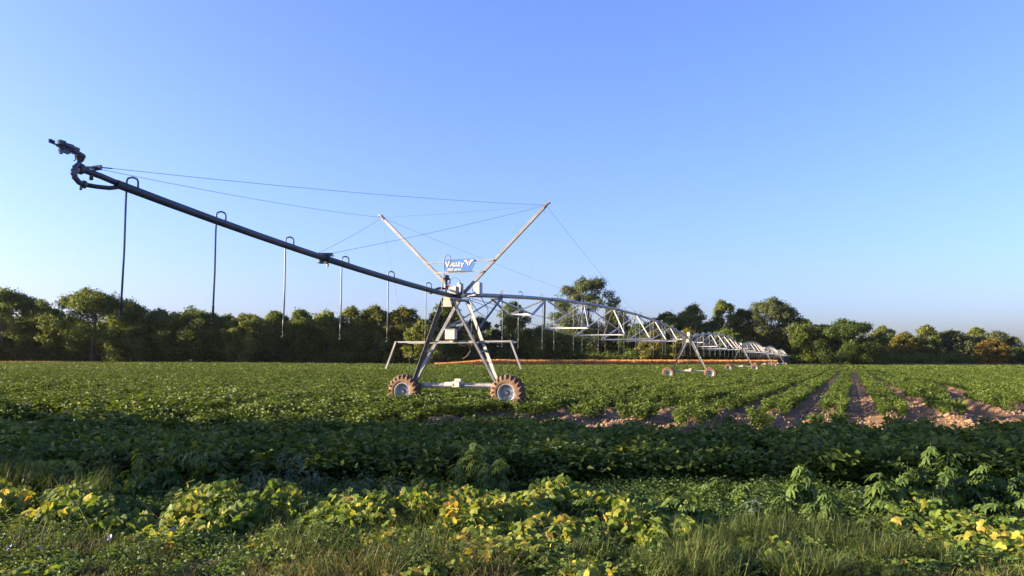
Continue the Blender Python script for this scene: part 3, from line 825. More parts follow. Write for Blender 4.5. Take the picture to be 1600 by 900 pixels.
# ---- truss spans
NODES = [(.78, .55), (1.42, 1.20), (1.75, 1.52), (1.88, 1.66), (1.75, 1.52), (1.42, 1.20), (.78, .55)]
def zspan(L): return HP + .98 * (1 - (2 * L / SPAN - 1) ** 2)
def make_span(label):
    root = empty("truss_span", (0, 0, 0), 0, label, "irrigation span", "truss spans of the centre pivot")
    mb = MB()
    mb.tube([(0, L, zspan(L)) for L in np.linspace(.45, SPAN - .45, 33)], .084, 12)
    for k in range(8):
        L = SPAN / 8 * (k + .5) + .9
        mb.lathe([(-.018, .084), (-.018, .125), (.018, .125), (.018, .084)], 12, 'y', (0, L, zspan(L)))
    mb.build("pipe", M['pipe'], root, True)
    nodes = []
    for k, (dz, w) in enumerate(NODES):
        L = SPAN / 8 * (k + 1); nodes.append((L, zspan(L) - dz, w))
    for s in (-1, 1):
        mb = MB()
        pts = [(.06 * s, .7, HP - .02)] + [(w * s, L, z) for (L, z, w) in nodes] + [(.06 * s, SPAN - .7, HP - .02)]
        for a, b in zip(pts[:-1], pts[1:]): mb.tube([a, b], .012, 6)
        mb.build("truss_rod", M['galv'], root)
        for (L, z, w) in nodes:
            for e in (-1, 1):
                mb = MB(); La = L + e * SPAN / 16 * .96
                mb.angle((w * s, L, z), (.05 * s, La, zspan(La) - .08), .085, .010, (0, 0, 1), s * e)
                mb.build("strut", M['strut'], root)
    for (L, z, w) in nodes:
        mb = MB(); mb.angle((-w - .04, L, z), (w + .04, L, z), .075, .009); mb.build("cross_bar", M['strut'], root)
    k = 0; L = 1.75
    while L < SPAN - .8:
        add_drop(root, L, zspan(L), 1 if k % 2 else -1, 2.42, .018); L += 2.53; k += 1
    return root
SPAN_LABELS = ["first arched truss span, running right from the nearest tower", "second arched truss span, from the second tower to the third",
    "third arched truss span, from the third tower to the fourth", "fourth arched truss span, from the fourth tower to the fifth", "farthest arched truss span ending at the blue pivot stand"]
sp0 = make_span(SPAN_LABELS[0])
for i in range(5):
    o = sp0 if i == 0 else copy_tree(sp0)
    o["label"] = SPAN_LABELS[i]
    a = base_pt(SPAN * i); b = base_pt(SPAN * (i + 1))
    o.location = a
    o.rotation_euler = (math.atan2(b[2] - a[2], SPAN), 0, -PIV_A)
# ---- pivot stand at the far end
pb = empty("pivot_stand", base_pt(SPAN * 5), -PIV_A, "small blue pivot stand at the far end of the irrigation line", "pivot stand")
for sx in (-1, 1):
    for sy in (-1, 1):
        mb = MB(); mb.angle((.25 * sx, .25 * sy, HP - .2), (1.5 * sx, 1.5 * sy, 0), .14, .02); mb.build("leg", M['pivotblue'], pb)
mb = MB(); mb.tube([(0, 0, 0), (0, 0, HP + .1), (0, -.25, HP + .25), (0, -.5, HP + .1)], .11, 10); mb.build("riser_pipe", M['pivotblue'], pb, True)
mb = MB()
for a, b in [((-1, -1), (1, -1)), ((1, -1), (1, 1)), ((1, 1), (-1, 1)), ((-1, 1), (-1, -1))]: mb.bar((a[0] * .87, a[1] * .87, 2), (b[0] * .87, b[1] * .87, 2), .07, .07)
mb.build("brace_ring", M['pivotblue'], pb)
mb = MB(); mb.cbox((-.9, -1.0, 1.6), (.5, .3, .8), .03); mb.build("main_panel", M['boxgrey'], pb)

# ------------------------------------------------------------------ crop, instanced along rows
M['crop'] = leafmat("crop_leaf", [(0, (.026, .050, .008)), (.5, (.060, .098, .013)), (1, (.118, .160, .026))], .30, 'both', .45)
M['crop_far'] = M['crop']
M['weed'] = leafmat("weed_leaf", [(0, (.034, .066, .016)), (.5, (.060, .105, .025)), (1, (.100, .150, .038))], .32, 'both', .35)
M['goosefoot'] = leafmat("goosefoot_leaf", [(0, (.040, .075, .050)), (.5, (.065, .11, .07)), (1, (.10, .14, .085))], .3, 'both', .3)
M['vine'] = leafmat("vine_leaf", [(0, (.060, .110, .016)), (.55, (.115, .170, .026)), (1, (.19, .225, .040))], .42, 'object', .4)
M['vine_y'] = leafmat("vine_leaf_yellowing", [(0, (.17, .20, .028)), (.5, (.26, .265, .036)), (.85, (.37, .32, .05)), (1, (.36, .22, .06))], .42, 'object', .4)
M['stem'] = plainmat("weed_stem", (.030, .048, .016), (.060, .080, .026), .7)
M['drystem'] = plainmat("dry_stem", (.10, .095, .04), (.18, .155, .075), .8)

def leaf_poly(P, pos, dirv, nrm, ln, wd, fold=.18):
    """a single 4-triangle leaf: base, two sides at two stations, tip"""
    d = dirv.normalized(); s = d.cross(nrm).normalized(); n = s.cross(d)
    p = Vector(pos)
    vs_ = [p, p + d * ln * .38 + s * wd * .5 + n * wd * fold, p + d * ln * .5 - n * ln * .03, p + d * ln * .38 - s * wd * .5 + n * wd * fold, p + d * ln - n * ln * .12]
    P.add(vs_, [(0, 1, 2), (0, 2, 3), (1, 4, 2), (2, 4, 3)])

def crop_plant(seed, H, R, n, ln):
    rng = random.Random(seed); mb = MB()
    stems = rng.randint(4, 6)
    for k in range(stems):
        a = 2 * math.pi * k / stems + rng.uniform(-.5, .5); lean = rng.uniform(.3, 1.) * R
        tip = Vector((math.cos(a) * lean, math.sin(a) * lean, H * rng.uniform(.7, 1.)))
        for j in range(n // stems):
            t = (rng.random() ** .6); base = Vector((tip.x * t * t, tip.y * t * t, tip.z * t))
            aa = rng.uniform(0, 6.283); d = Vector((math.cos(aa), math.sin(aa), rng.uniform(-.35, .5)))
            pos = base + d * rng.uniform(.02, .09) + Vector((0, 0, .02))
            nn = Vector((rng.gauss(0, .8), rng.gauss(0, .8), 1))
            leaf_poly(mb, pos, d, nn, ln * rng.uniform(.6, 1.25), ln * rng.uniform(.4, .75))
    return mb

PROTO = {}
def protos(name, fns, mat):
    c = bpy.data.collections.new(name)
    for i, mb in enumerate(fns):
        me = mb.mesh(name); me.materials.append(mat)
        c.objects.link(bpy.data.objects.new("%s_%02d" % (name, i), me))
    PROTO[name] = c
protos("crop_near", [crop_plant(100 + i, .40, .27, 110, .115) for i in range(6)], M['crop'])
protos("crop_mid", [crop_plant(200 + i, .40, .32, 48, .15) for i in range(5)], M['crop'])
protos("crop_far", [crop_plant(300 + i, .40, .50, 30, .27) for i in range(5)], M['crop'])

def scatter(name, coll, pts, rots, scl, label, cat, nvar, seed=0):
    n = len(pts)
    me = bpy.data.meshes.new(name)
    me.vertices.add(n); me.vertices.foreach_set("co", np.asarray(pts, np.float32).ravel())
    a = me.attributes.new("rot", 'FLOAT_VECTOR', 'POINT'); a.data.foreach_set("vector", np.asarray(rots, np.float32).ravel())
    a = me.attributes.new("scl", 'FLOAT_VECTOR', 'POINT'); a.data.foreach_set("vector", np.asarray(scl, np.float32).ravel())
    a = me.attributes.new("idx", 'INT', 'POINT'); a.data.foreach_set("value", np.random.default_rng(seed).integers(0, nvar, n).astype(np.int32))
    o = link(name, me)
    tag(o, label, cat, None, "stuff")
    g = bpy.data.node_groups.new(name + "_nodes", 'GeometryNodeTree')
    g.interface.new_socket("Geometry", in_out='INPUT', socket_type='NodeSocketGeometry')
    g.interface.new_socket("Geometry", in_out='OUTPUT', socket_type='NodeSocketGeometry')
    gi = g.nodes.new("NodeGroupInput"); go = g.nodes.new("NodeGroupOutput")
    ci = g.nodes.new("GeometryNodeCollectionInfo"); ci.inputs["Collection"].default_value = coll
    ci.inputs["Separate Children"].default_value = True; ci.inputs["Reset Children"].default_value = True
    ip = g.nodes.new("GeometryNodeInstanceOnPoints"); ip.inputs["Pick Instance"].default_value = True
    def att(nm, ty):
        q = g.nodes.new("GeometryNodeInputNamedAttribute"); q.data_type = ty; q.inputs[0].default_value = nm; return q.outputs[0]
    L = g.links.new
    L(gi.outputs[0], ip.inputs["Points"]); L(ci.outputs[0], ip.inputs["Instance"])
    L(att("idx", 'INT'), ip.inputs["Instance Index"]); L(att("rot", 'FLOAT_VECTOR'), ip.inputs["Rotation"]); L(att("scl", 'FLOAT_VECTOR'), ip.inputs["Scale"])
    L(ip.outputs[0], go.inputs[0])
    md = o.modifiers.new("scatter", 'NODES'); md.node_group = g
    return o

def in_view(x, y, m=.07, extra=2.0):
    return np.abs(x) < (800 / PX + m) * y + extra

def crop_field():
    rng = np.random.default_rng(11)
    us, vv = [], []
    # rows
    def rows(ymin, ymax, step, twin):
        U, V = [], []
        ulo = -ymax * .68 * CA - ymax * SA - 5; uhi = ymax * .70 * CA - ymin * SA * .3 + 5
        for k in range(int(ulo / BED) - 1, int(uhi / BED) + 2):
            c = BED0 + BED * k
            offs = (-.25, .25) if twin else (0,)
            for o in offs:
                v = np.arange(0, ymax * 1.5, step); v = v + rng.uniform(-.4, .4, len(v)) * step
                U.append(np.full(len(v), c + o) + rng.normal(0, .05 if twin else .28, len(v))); V.append(v)
        U = np.concatenate(U); V = np.concatenate(V)
        X = U * CA + V * SA; Y = -U * SA + V * CA
        k = (Y > ymin) & (Y < ymax) & in_view(X, Y) & (Y < far_edge(X) - 2)
        X, Y, U = X[k], Y[k], U[k]
        L, N = pivot_LN(X, Y)
        keep = (np.abs(L) > .38) | (N < 3.0)
        keep &= ~((np.abs(L) < .24) & (np.abs(N) < 2.75) & (np.abs(N) > 1.35))
        keep &= track_dist(X, Y) > .48
        # thin, patchy stand near the headland
        bare = vnoise(X * .33 + 7, Y * .30, 31) * .65 + vnoise(X * 1.1, Y * 1.0, 32) * .35
        thr = .73 - .33 * np.exp(-((Y - 21) / 4.6) ** 2) * (.85 + .25 * sstep(-6, 2, X)) - .06 * sstep(55, 25, Y)
        keep &= bare < thr
        return X[keep], Y[keep]
    out = []
    for (name, coll, y0, y1, st, twin, s0, s1, nv) in (("leafy_crop", "crop_near", 15.5, 48, .25, True, .75, 1.15, 6), ("crop_rows", "crop_mid", 48, 120, .30, True, .8, 1.2, 5), ("crop_carpet", "crop_far", 120, 330, .62, False, .85, 1.25, 5)):
        X, Y = rows(y0, y1, st, twin)
        n = len(X)
        Z = ground_z(X, Y) - .01
        s = rng.uniform(s0, s1, n) * (.82 + .36 * vnoise(X * .25, Y * .25, 40))
        wd = 1 - .32 * sstep(-.12, .15, X / Y) * sstep(110, 60, Y)
        scl = np.stack([s * wd, s * wd, s * rng.uniform(.8, 1.2, n)], -1)
        rot = np.stack([rng.normal(0, .08, n), rng.normal(0, .08, n), rng.uniform(0, 6.283, n)], -1)
        lab = {"leafy_crop": "leafy green crop in rows around the nearest tower", "crop_rows": "low green crop rows in the middle distance", "crop_carpet": "even green crop far off towards the wood"}[name]
        scatter(name, PROTO[coll], np.stack([X, Y, Z], -1), rot, scl, lab, "crop", nv, 3)
        print(name, n)
crop_field()

# headland: dense weedy crop in the shade, and low ground cover in front of it
def headland():
    rng = np.random.default_rng(12); n = 5200
    Y = rng.uniform(11.0, 17.5, n); X = rng.uniform(-1, 1, n) * (Y * .70 + 1.5)
    m = vnoise(X * .5, Y * .5, 51) * .6 + vnoise(X * 1.4, Y * 1.4, 52) * .4
    edge = 15.6 + 1.6 * (vnoise(X * .45, X * 0, 53) - .5)
    k = (m < .80) & (Y < edge)
    X, Y = X[k], Y[k]; n = len(X)
    s = rng.uniform(.75, 1.25, n)
    scatter("headland_crop", PROTO["crop_near"], np.stack([X, Y, ground_z(X, Y)], -1), np.stack([rng.normal(0, .12, n), rng.normal(0, .12, n), rng.uniform(0, 6.3, n)], -1), np.stack([s, s, s * rng.uniform(.8, 1.15, n)], -1),
            "dense dark crop leaves along the shaded near edge of the field", "crop", 6, 4)
    n = 420
    Y = rng.uniform(16.5, 25, n); X = rng.uniform(-18, -8.5, n); k = (vnoise(X * .45, Y * .45, 57) > .42) & (np.abs(X) > Y * .42) & (np.abs(X) < Y * .72 + 1)
    X, Y = X[k], Y[k]; n = len(X); s = rng.uniform(1.1, 1.75, n)
    scatter("field_edge_weeds", PROTO["crop_near"], np.stack([X, Y, ground_z(X, Y)], -1), np.stack([rng.normal(0, .12, n), rng.normal(0, .12, n), rng.uniform(0, 6.3, n)], -1), np.stack([s, s, s * .9], -1),
            "lush taller weeds in the crop at the left field edge", "weeds", 6, 8)
headland()

# soil clods in the bare alleys
def clods():
    rng = np.random.default_rng(15); n = 30000
    Y = 15 + 40 * rng.random(n) ** 1.8; X = rng.uniform(-1, 1, n) * (Y * .68 + 1)
    base = np.array([(1, 0, 0), (-1, 0, 0), (0, 1, 0), (0, -1, 0), (0, 0, 1), (0, 0, -1)], float)
    F0 = np.array([(0, 2, 4), (2, 1, 4), (1, 3, 4), (3, 0, 4), (2, 0, 5), (1, 2, 5), (3, 1, 5), (0, 3, 5)])
    r = rng.uniform(.015, .065, n) * (1 + 1.0 * (rng.random(n) > .95))
    P = base[None] * r[:, None, None] * rng.uniform(.6, 1.3, (n, 6, 1))
    a = rng.uniform(0, 6.3, n); c, s = np.cos(a)[:, None], np.sin(a)[:, None]
    x = P[..., 0] * c - P[..., 1] * s; y = P[..., 0] * s + P[..., 1] * c
    V = np.stack([x + X[:, None], y + Y[:, None], P[..., 2] * .8 + (ground_z(X, Y) + .2 * r)[:, None]], -1).reshape(-1, 3)
    F = (F0[None] + 6 * np.arange(n)[:, None, None]).reshape(-1, 3)
    tag(link("soil_clods", np_mesh("soil_clods", V, F), None, M['clod']), "reddish clods of bare soil between the crop rows", "soil", None, "stuff")
clods()

# ------------------------------------------------------------------ foreground
def place(px, top, d):
    """stand at depth d, bearing px; returns ground position and the height whose top is seen at elevation `top`"""
    X = (px - 800) / PX * d
    return X, d, CAMH - (top - 566.6) / PX * d

def lobed_leaf(nl, spread, seed, lw=.36):
    """deeply cut leaf: petiole and nl narrow pointed lobes; length 1 along +Y, face +Z"""
    rng = random.Random(seed); mb = MB()
    mb.add([(-.012, -.25, 0), (.012, -.25, 0), (.012, .02, .0), (-.012, .02, .0)], [(0, 1, 2, 3)])
    for k in range(nl):
        f = 0 if nl == 1 else (k / (nl - 1) * 2 - 1)
        a = f * spread; ln = (1 - .42 * abs(f)) * rng.uniform(.9, 1.08)
        d = Vector((math.sin(a), math.cos(a), -.12 - .2 * abs(f)))
        base = Vector((0, .16 * (1 - abs(f)), 0))
        leaf_poly(mb, base, d, Vector((0, 0, 1)), ln * .85, lw * (1 - .25 * abs(f)), .12)
    return mb
def lance_leaf(seed):
    mb = MB(); leaf_poly(mb, (0, -.02, 0), Vector((0, 1, -.1)), Vector((0, 0, 1)), 1, .34, .15); return mb
def vine_leaf(seed):
    rng = random.Random(seed); mb = MB()
    out = [(0, -.02), (.20, -.16), (.42, -.06), (.50, .16), (.44, .34), (.50, .52), (.26, .56), (.16, .72), (0, .98), (-.16, .72), (-.26, .56), (-.50, .52), (-.44, .34), (-.50, .16), (-.42, -.06), (-.20, -.16)]
    c = (0, .25, 0)
    vs_ = [c] + [(x * rng.uniform(.92, 1.08), y + rng.uniform(-.03, .03), -.55 * x * x - .28 * max(0, y - .3) ** 2 * (1.6) + rng.uniform(-.03, .03)) for x, y in out]
    k = len(out)
    mb.add(vs_, [(0, 1 + i, 1 + (i + 1) % k) for i in range(k)])
    mb.add([(-.01, -.35, -.12), (.01, -.35, -.12), (.01, 0, 0), (-.01, 0, 0)], [(0, 1, 2, 3)])
    return mb

def mk(fn, name, mat, n):
    out = []
    for i in range(n):
        me = fn(i).mesh(name, False); me.materials.append(mat); out.append(me)
    return out
LEAVES = {
 'rag': mk(lambda i: lobed_leaf(5, 1.25, i), "ragweed_leaf", M['weed'], 4),
 'fine': mk(lambda i: lobed_leaf(7, 1.2, i, .18), "feathery_leaf", M['weed'], 4),
 'goose': mk(lambda i: lobed_leaf(3, .7, i, .36), "goosefoot_leaf", M['goosefoot'], 3),
 'vine': mk(vine_leaf, "vine_leaf", M['vine'], 5),
 'viney': mk(vine_leaf, "vine_leaf_yellow", M['vine_y'], 4),
}
def leaf_obj(me, parent, pos, yaw, pitch, roll, size):
    o = bpy.data.objects.new("leaf", me); COL.objects.link(o); o.parent = parent
    o.matrix_basis = Matrix.Translation(pos) @ Euler((pitch, roll, yaw), 'XYZ').to_matrix().to_4x4() @ Matrix.Diagonal((size, size, size, 1))
    return o

def weed(kind, px, top, d, label, seed, nleaf=26, size=.12, spread=.24, nst=3):
    rng = random.Random(seed)
    X, Y, H = place(px, top, d)
    root = empty({'rag': "ragweed_plant", 'fine': "feathery_weed", 'goose': "goosefoot_plant"}[kind], (X, Y, float(ground_z(X, Y))), 0, label, "weed", "weeds standing in the near strip")
    stems = []
    mb = MB()
    for k in range(nst):
        a = rng.uniform(0, 6.28); q = 0 if k == 0 else rng.uniform(.5, 1) * spread
        hh = H * (1 if k == 0 else rng.uniform(.62, .9))
        p = [Vector((0, 0, -.03)), Vector((math.cos(a) * q * .45, math.sin(a) * q * .45, hh * .4)), Vector((math.cos(a) * q * .85, math.sin(a) * q * .85, hh * .75)), Vector((math.cos(a) * q, math.sin(a) * q, hh * .97))]
        stems.append(p); mb.tube(p, [.006, .005, .004, .002], 5, False)
    mb.build("stem", M['stem'], root)
    for i in range(nleaf):
        p = stems[i % nst]; t = .22 + .78 * ((i // nst + .5) / math.ceil(nleaf / nst))
        s = t * 3; j = min(2, int(s)); pos = p[j].lerp(p[j + 1], s - j)
        yaw = i * 2.4 + rng.uniform(-.4, .4)
        sz = size * (1.45 - .45 * t ** 2) * rng.uniform(.8, 1.2)
        out = Vector((-math.sin(yaw), math.cos(yaw), 0)) * sz * .3
        pitch = (-.75 + 1.1 * max(0, t - .55)) + rng.uniform(-.35, .3)
        leaf_obj(rng.choice(LEAVES[kind]), root, pos + out, yaw, pitch, rng.uniform(-.3, .3), sz)
    return root

WEEDS = [
 ('fine', 742, 694, 10.4, "large feathery weed bush in the shade left of the picture's middle", 60, .17, .42, 7),
 ('fine', 782, 722, 10.0, "smaller feathery weed against the right of the large feathery bush", 34, .15, .3, 4),
 ('rag', 1047, 770, 8.2, "ragweed with raised pale top, tallest of the three middle right", 26, .14, .2, 3),
 ('rag', 1014, 783, 8.1, "ragweed leaning left beside the tallest of the three", 22, .13, .2, 3),
 ('rag', 1078, 791, 8.0, "short bright topped ragweed right of the tallest of the three", 20, .13, .18, 3),
 ('rag', 917, 781, 8.6, "dim ragweed just above the yellow green vine heap", 22, .13, .2, 3),
 ('rag', 966, 783, 8.8, "dark ragweed between the vine heap and the three middle ones", 20, .13, .2, 3),
 ('goose', 1173, 781, 8.6, "slim grey green goosefoot alone in the dark gap right of middle", 22, .09, .14, 3),
 ('goose', 1142, 812, 8.0, "low grey goosefoot at the grass edge in the dark gap", 18, .08, .14, 3),
 ('rag', 832, 785, 8.9, "dark ragweed in shade above the lit vine heap's left end", 20, .12, .2, 3),
 ('rag', 1249, 732, 8.9, "upright ragweed with drooping top leaves, alone against the dark crop", 24, .16, .16, 2),
 ('rag', 1285, 774, 8.2, "pale ragweed with bare lit stem in front of the drooping one", 26, .14, .2, 2),
 ('rag', 1212, 778, 8.5, "dark ragweed left of the pale stemmed one", 20, .13, .2, 3),
 ('rag', 1366, 743, 8.7, "broad leaved ragweed left of the tallest right hand weed", 28, .18, .22, 3),
 ('rag', 1445, 698, 9.2, "tallest weed of the right hand thicket", 36, .16, .24, 4),
 ('rag', 1408, 728, 9.1, "ragweed filling the gap left of the tallest right hand weed", 26, .16, .24, 3),
 ('rag', 1490, 738, 9.3, "shaded ragweed right of the tallest right hand weed", 26, .16, .26, 3),
 ('rag', 1527, 729, 9.4, "wide topped shaded ragweed in the right hand thicket", 30, .17, .28, 4),
 ('rag', 1578, 738, 9.3, "shaded ragweed high at the right edge", 26, .16, .26, 3),
 ('rag', 1376, 803, 7.9, "star leaved ragweed low in front of the broad leaved one", 24, .15, .2, 3),
 ('rag', 1412, 809, 7.8, "star leaved ragweed beside the yellow vine at right", 22, .15, .18, 3),
 ('rag', 1484, 806, 7.8, "ragweed with wide flat top leaves behind the yellow right vine", 24, .17, .18, 2),
 ('rag', 1537, 782, 8.2, "lit topped ragweed between the thicket and the right vine", 24, .15, .18, 3),
 ('rag', 1584, 775, 8.2, "lit topped ragweed near the right edge", 24, .15, .2, 3),
 ('rag', 1550, 806, 7.8, "low ragweed in front of the lit topped pair at right", 22, .14, .18, 3),
 ('rag', 1337, 812, 7.9, "low ragweed beside the green vine bank at right", 20, .13, .18, 3),
 ('rag', 1446, 775, 8.4, "dark ragweed at the foot of the tallest right hand weed", 24, .15, .22, 3),
 ('goose', 453, 700, 10.2, "tall silvery goosefoot in the shade left of middle", 32, .09, .2, 5),
 ('goose', 501, 732, 9.8, "silvery goosefoot with spiky tips right of the tall one", 30, .09, .22, 5),
 ('goose', 407, 724, 9.8, "silvery goosefoot left of the tall one", 28, .09, .2, 4),
 ('goose', 575, 741, 9.6, "bluish goosefoot tuft left of the feathery bush", 26, .10, .2, 4),
 ('goose', 620, 745, 9.4, "bluish goosefoot tuft nearest to the feathery bush", 26, .10, .2, 4),
 ('rag', 313, 692, 10.6, "bushy green weed, tallest in the left half", 34, .15, .3, 5),
 ('rag', 268, 710, 10.2, "light topped weed just left of the tallest left half weed", 22, .13, .16, 3),
 ('rag', 228, 706, 10.4, "dark spindly weed at the end of the grass bank", 24, .13, .22, 4),
 ('rag', 214, 737, 9.6, "spreading weed in front of the dark spindly one", 26, .14, .26, 4),
 ('rag', 352, 726, 10.0, "dark weed right of the tallest left half weed", 26, .14, .26, 4),
 ('rag', 384, 752, 9.2, "low green weed below the silvery goosefoot row", 24, .13, .22, 4),
 ('fine', 160, 740, 9.4, "fine leaved weed on the grass bank at left", 26, .12, .24, 4),
 ('rag', 665, 748, 9.6, "dark low weed between bluish tuft and feathery bush", 24, .14, .26, 4),
 ('fine', 690, 760, 9.0, "small feathery weed in shade under the large feathery bush", 24, .13, .24, 4),
 ('rag', 870, 752, 9.8, "dark low weed right of the smaller feathery weed", 24, .14, .26, 4),
 ('rag', 1120, 752, 9.8, "dark weed lost in shade right of middle", 24, .14, .26, 4),
]
for i, (k, px, top, d, lab, nl, sz, spd, ns) in enumerate(WEEDS):
    weed(k, px, top - 12, d, lab, 700 + i, int(nl * 1.8), sz * .85, spd * 1.1, ns)

def vine(px, top, d, wpx, yel, n, label, seed, depth=.35, hmin=.2):
    rng = random.Random(seed)
    X, Y, H = place(px, top, d); w = wpx / 2 / PX * d
    root = empty("vine_heap", (X, Y, 0), 0, label, "vine", "vine heaps in the near strip")
    mb = MB()
    pts_all = []
    for k in range(max(4, n // 14)):
        x0 = rng.uniform(-1, 1) * w; p = [Vector((x0 * .6, rng.uniform(-.5, .5) * depth, 0))]
        x1 = rng.uniform(-1, 1) * w; y1 = rng.uniform(-1, 1) * depth
        hh = H * rng.uniform(.6, 1.) * (1 - .35 * (x1 / w) ** 2)
        p += [Vector((x0 * .4 + x1 * .3, y1 * .4, hh * .7)), Vector((x1 * .7, y1 * .8, hh)), Vector((x1, y1, hh * .88))]
        mb.tube(p, [.006, .005, .004, .002], 5, False)
    mb.build("vine_stem", M['stem'], root)
    for i in range(n):
        x = rng.uniform(-1, 1) * w; y = rng.uniform(-1, 1) * depth
        env = H * (1 - .38 * (x / w) ** 2 - .22 * max(0, y / depth) ** 2) * (.86 + .28 * float(vnoise(x * 3.3 + seed, y * 3.3, seed)))
        t = rng.random() ** .55
        z = max(.05, env * (.3 + .7 * t) * (1 - .25 * max(0, -y / depth) ** 1.5))
        yl = rng.random() < .8 * yel * (.35 + .9 * t)
        me = rng.choice(LEAVES['viney' if yl else 'vine'])
        leaf_obj(me, root, Vector((x, y, z)), rng.gauss(math.pi, 1.1), rng.uniform(-1.15, -.15), rng.gauss(0, .4), rng.uniform(.07, .125))
    return root
VINES = [
 (18, 766, 8.7, 60, .75, 44, "yellow leaved vine heap at the left edge"),
 (92, 782, 8.5, 46, .55, 30, "small yellow green vine heap near the left edge"),
 (70, 716, 10.2, 150, .02, 60, "dark green vine bank on the left grass bank"),
 (158, 776, 8.4, 80, .25, 60, "green vine heap behind the lone blue flower at left"),
 (212, 796, 8.2, 60, .02, 36, "dark green vine heap left of the blue flower cluster"),
 (310, 764, 8.4, 34, .8, 24, "orange yellow vine sprig above the blue flower cluster"),
 (362, 782, 8.2, 96, .05, 66, "dark green vine heap right of the blue flower cluster"),
 (432, 752, 8.8, 76, .05, 48, "shaded vine heap in front of the silvery goosefoot"),
 (490, 775, 8.6, 60, .08, 36, "vine heap with pale leaf row below the silvery goosefoot"),
 (541, 757, 8.8, 44, .25, 26, "pointed vine shoot of light green leaves left of middle"),
 (438, 824, 7.6, 50, .5, 28, "yellowing vine sprig in the grass left of middle"),
 (648, 771, 8.5, 110, .12, 70, "long green vine bank in front of the bluish tufts"),
 (745, 788, 8.3, 110, .08, 60, "green vine bank below the large feathery bush"),
 (648, 824, 7.4, 140, .75, 80, "bright yellow vine heap amid dry grass left of middle"),
 (752, 826, 7.3, 110, .55, 70, "yellow and green lit vine heap at the bottom middle"),
 (862, 802, 7.7, 130, .45, 96, "biggest yellow green vine heap at the bottom middle"),
 (826, 852, 7.0, 120, .45, 50, "low vine heap at the bottom edge under the biggest one"),
 (960, 830, 7.6, 66, .3, 40, "vine heap right of the biggest yellow green one"),
 (1018, 828, 7.8, 70, .08, 36, "green vine heap under the three middle right ragweeds"),
 (1018, 868, 7.0, 80, .25, 30, "small vine heap at the bottom edge right of middle"),
 (1245, 828, 7.7, 56, .45, 34, "yellow green vine heap under the pale stemmed ragweed"),
 (1318, 836, 7.6, 100, .05, 56, "smooth green vine bank at right"),
 (1425, 838, 7.3, 110, .6, 70, "bright yellow vine heap at the bottom right"),
 (1530, 836, 7.5, 56, .08, 32, "green vine heap right of the bright yellow one"),
 (1578, 836, 7.4, 72, .4, 44, "large leaved vine heap at the right edge"),
]
for i, (px, top, d, w, ye, n, lab) in enumerate(VINES):
    vine(px, top - 6, d, w * 1.15, ye, int(n * 1.6), lab, 1700 + i)

# chicory: thin stalks with blue flowers
M['petal'] = plainmat("chicory_petal", (.16, .17, .52), (.25, .26, .66), .6)
def flower_mesh():
    mb = MB()
    for k in range(14):
        a = 2 * math.pi * k / 14; d = Vector((math.cos(a), math.sin(a), .25)); s = Vector((-math.sin(a), math.cos(a), 0))
        mb.add([d * .1, d * .6 + s * .17, d * 1.0 + s * .13, d * 1.0 - s * .13, d * .6 - s * .17], [(0, 1, 2, 3, 4)])
    mb.lathe([(-.35, .06), (-.1, .2), (.1, .12), (.14, 0)], 7, 'z')
    me = mb.mesh("chicory_flower"); me.materials.append(M['petal']); return me
FLOWER = flower_mesh()
def chicory(flowers, d, label, seed):
    rng = random.Random(seed)
    cx = sum(f[0] for f in flowers) / len(flowers)
    X, Y, _ = place(cx, 900, d)
    root = empty("chicory_plant", (X, Y, 0), 0, label, "flower", "blue flowered chicory stalks")
    mb = MB(); fl = []
    for (px, py) in flowers:
        dd = d + rng.uniform(-.15, .15); fx, fy, fz = place(px, py, dd); p = Vector((fx - X, fy - Y, fz))
        mb.tube([(p.x * .2 + rng.uniform(-.05, .05), p.y * .3, 0), (p.x * .6 + rng.uniform(-.04, .04), p.y * .6, p.z * .5), (p.x * .98, p.y, p.z * .85), p], [.003, .0025, .002, .002], 5, False); fl.append(p)
    for k in range(2):
        a = rng.uniform(-.35, .35); hh = rng.uniform(.25, .45)
        mb.tube([(a * .2, rng.uniform(-.1, .1), 0), (a * .5 + rng.uniform(-.03, .03), rng.uniform(-.1, .1), hh * .5), (a, rng.uniform(-.1, .1), hh)], [.003, .0025, .0015], 5, False)
    mb.build("stalk", M['drystem'], root)
    for p in fl:
        o = bpy.data.objects.new("flower_head", FLOWER); COL.objects.link(o); o.parent = root
        o.location = p; o.rotation_euler = (rng.uniform(.3, 1.2), rng.uniform(-.4, .4), rng.uniform(0, 6)); s = rng.uniform(.026, .033); o.scale = (s, s, s)
chicory([(187, 833)], 7.6, "single blue flower stalk left of the flower cluster", 1)
chicory([(248, 823), (253, 836), (247, 848), (258, 850)], 7.6, "chicory stalk with four blue flowers close together", 2)
chicory([(283, 820), (299, 842)], 7.5, "chicory stalk with two blue flowers at the right of the cluster", 3)
chicory([(35, 848), (18, 877), (2, 878)], 7.2, "chicory with blue flowers in dry grass at the left edge", 4)
chicory([(83, 849), (53, 874), (76, 876)], 7.2, "chicory with three blue flowers, second plant from the left edge", 5)
chicory([(124, 858), (122, 868)], 7.2, "chicory with a pair of blue flowers above the dry grass", 6)
chicory([(373, 890)], 6.9, "single blue flower low at the bottom edge left of middle", 7)
chicory([(2, 897), (35, 891)], 6.8, "lowest pair of blue flowers in the bottom left corner", 8)

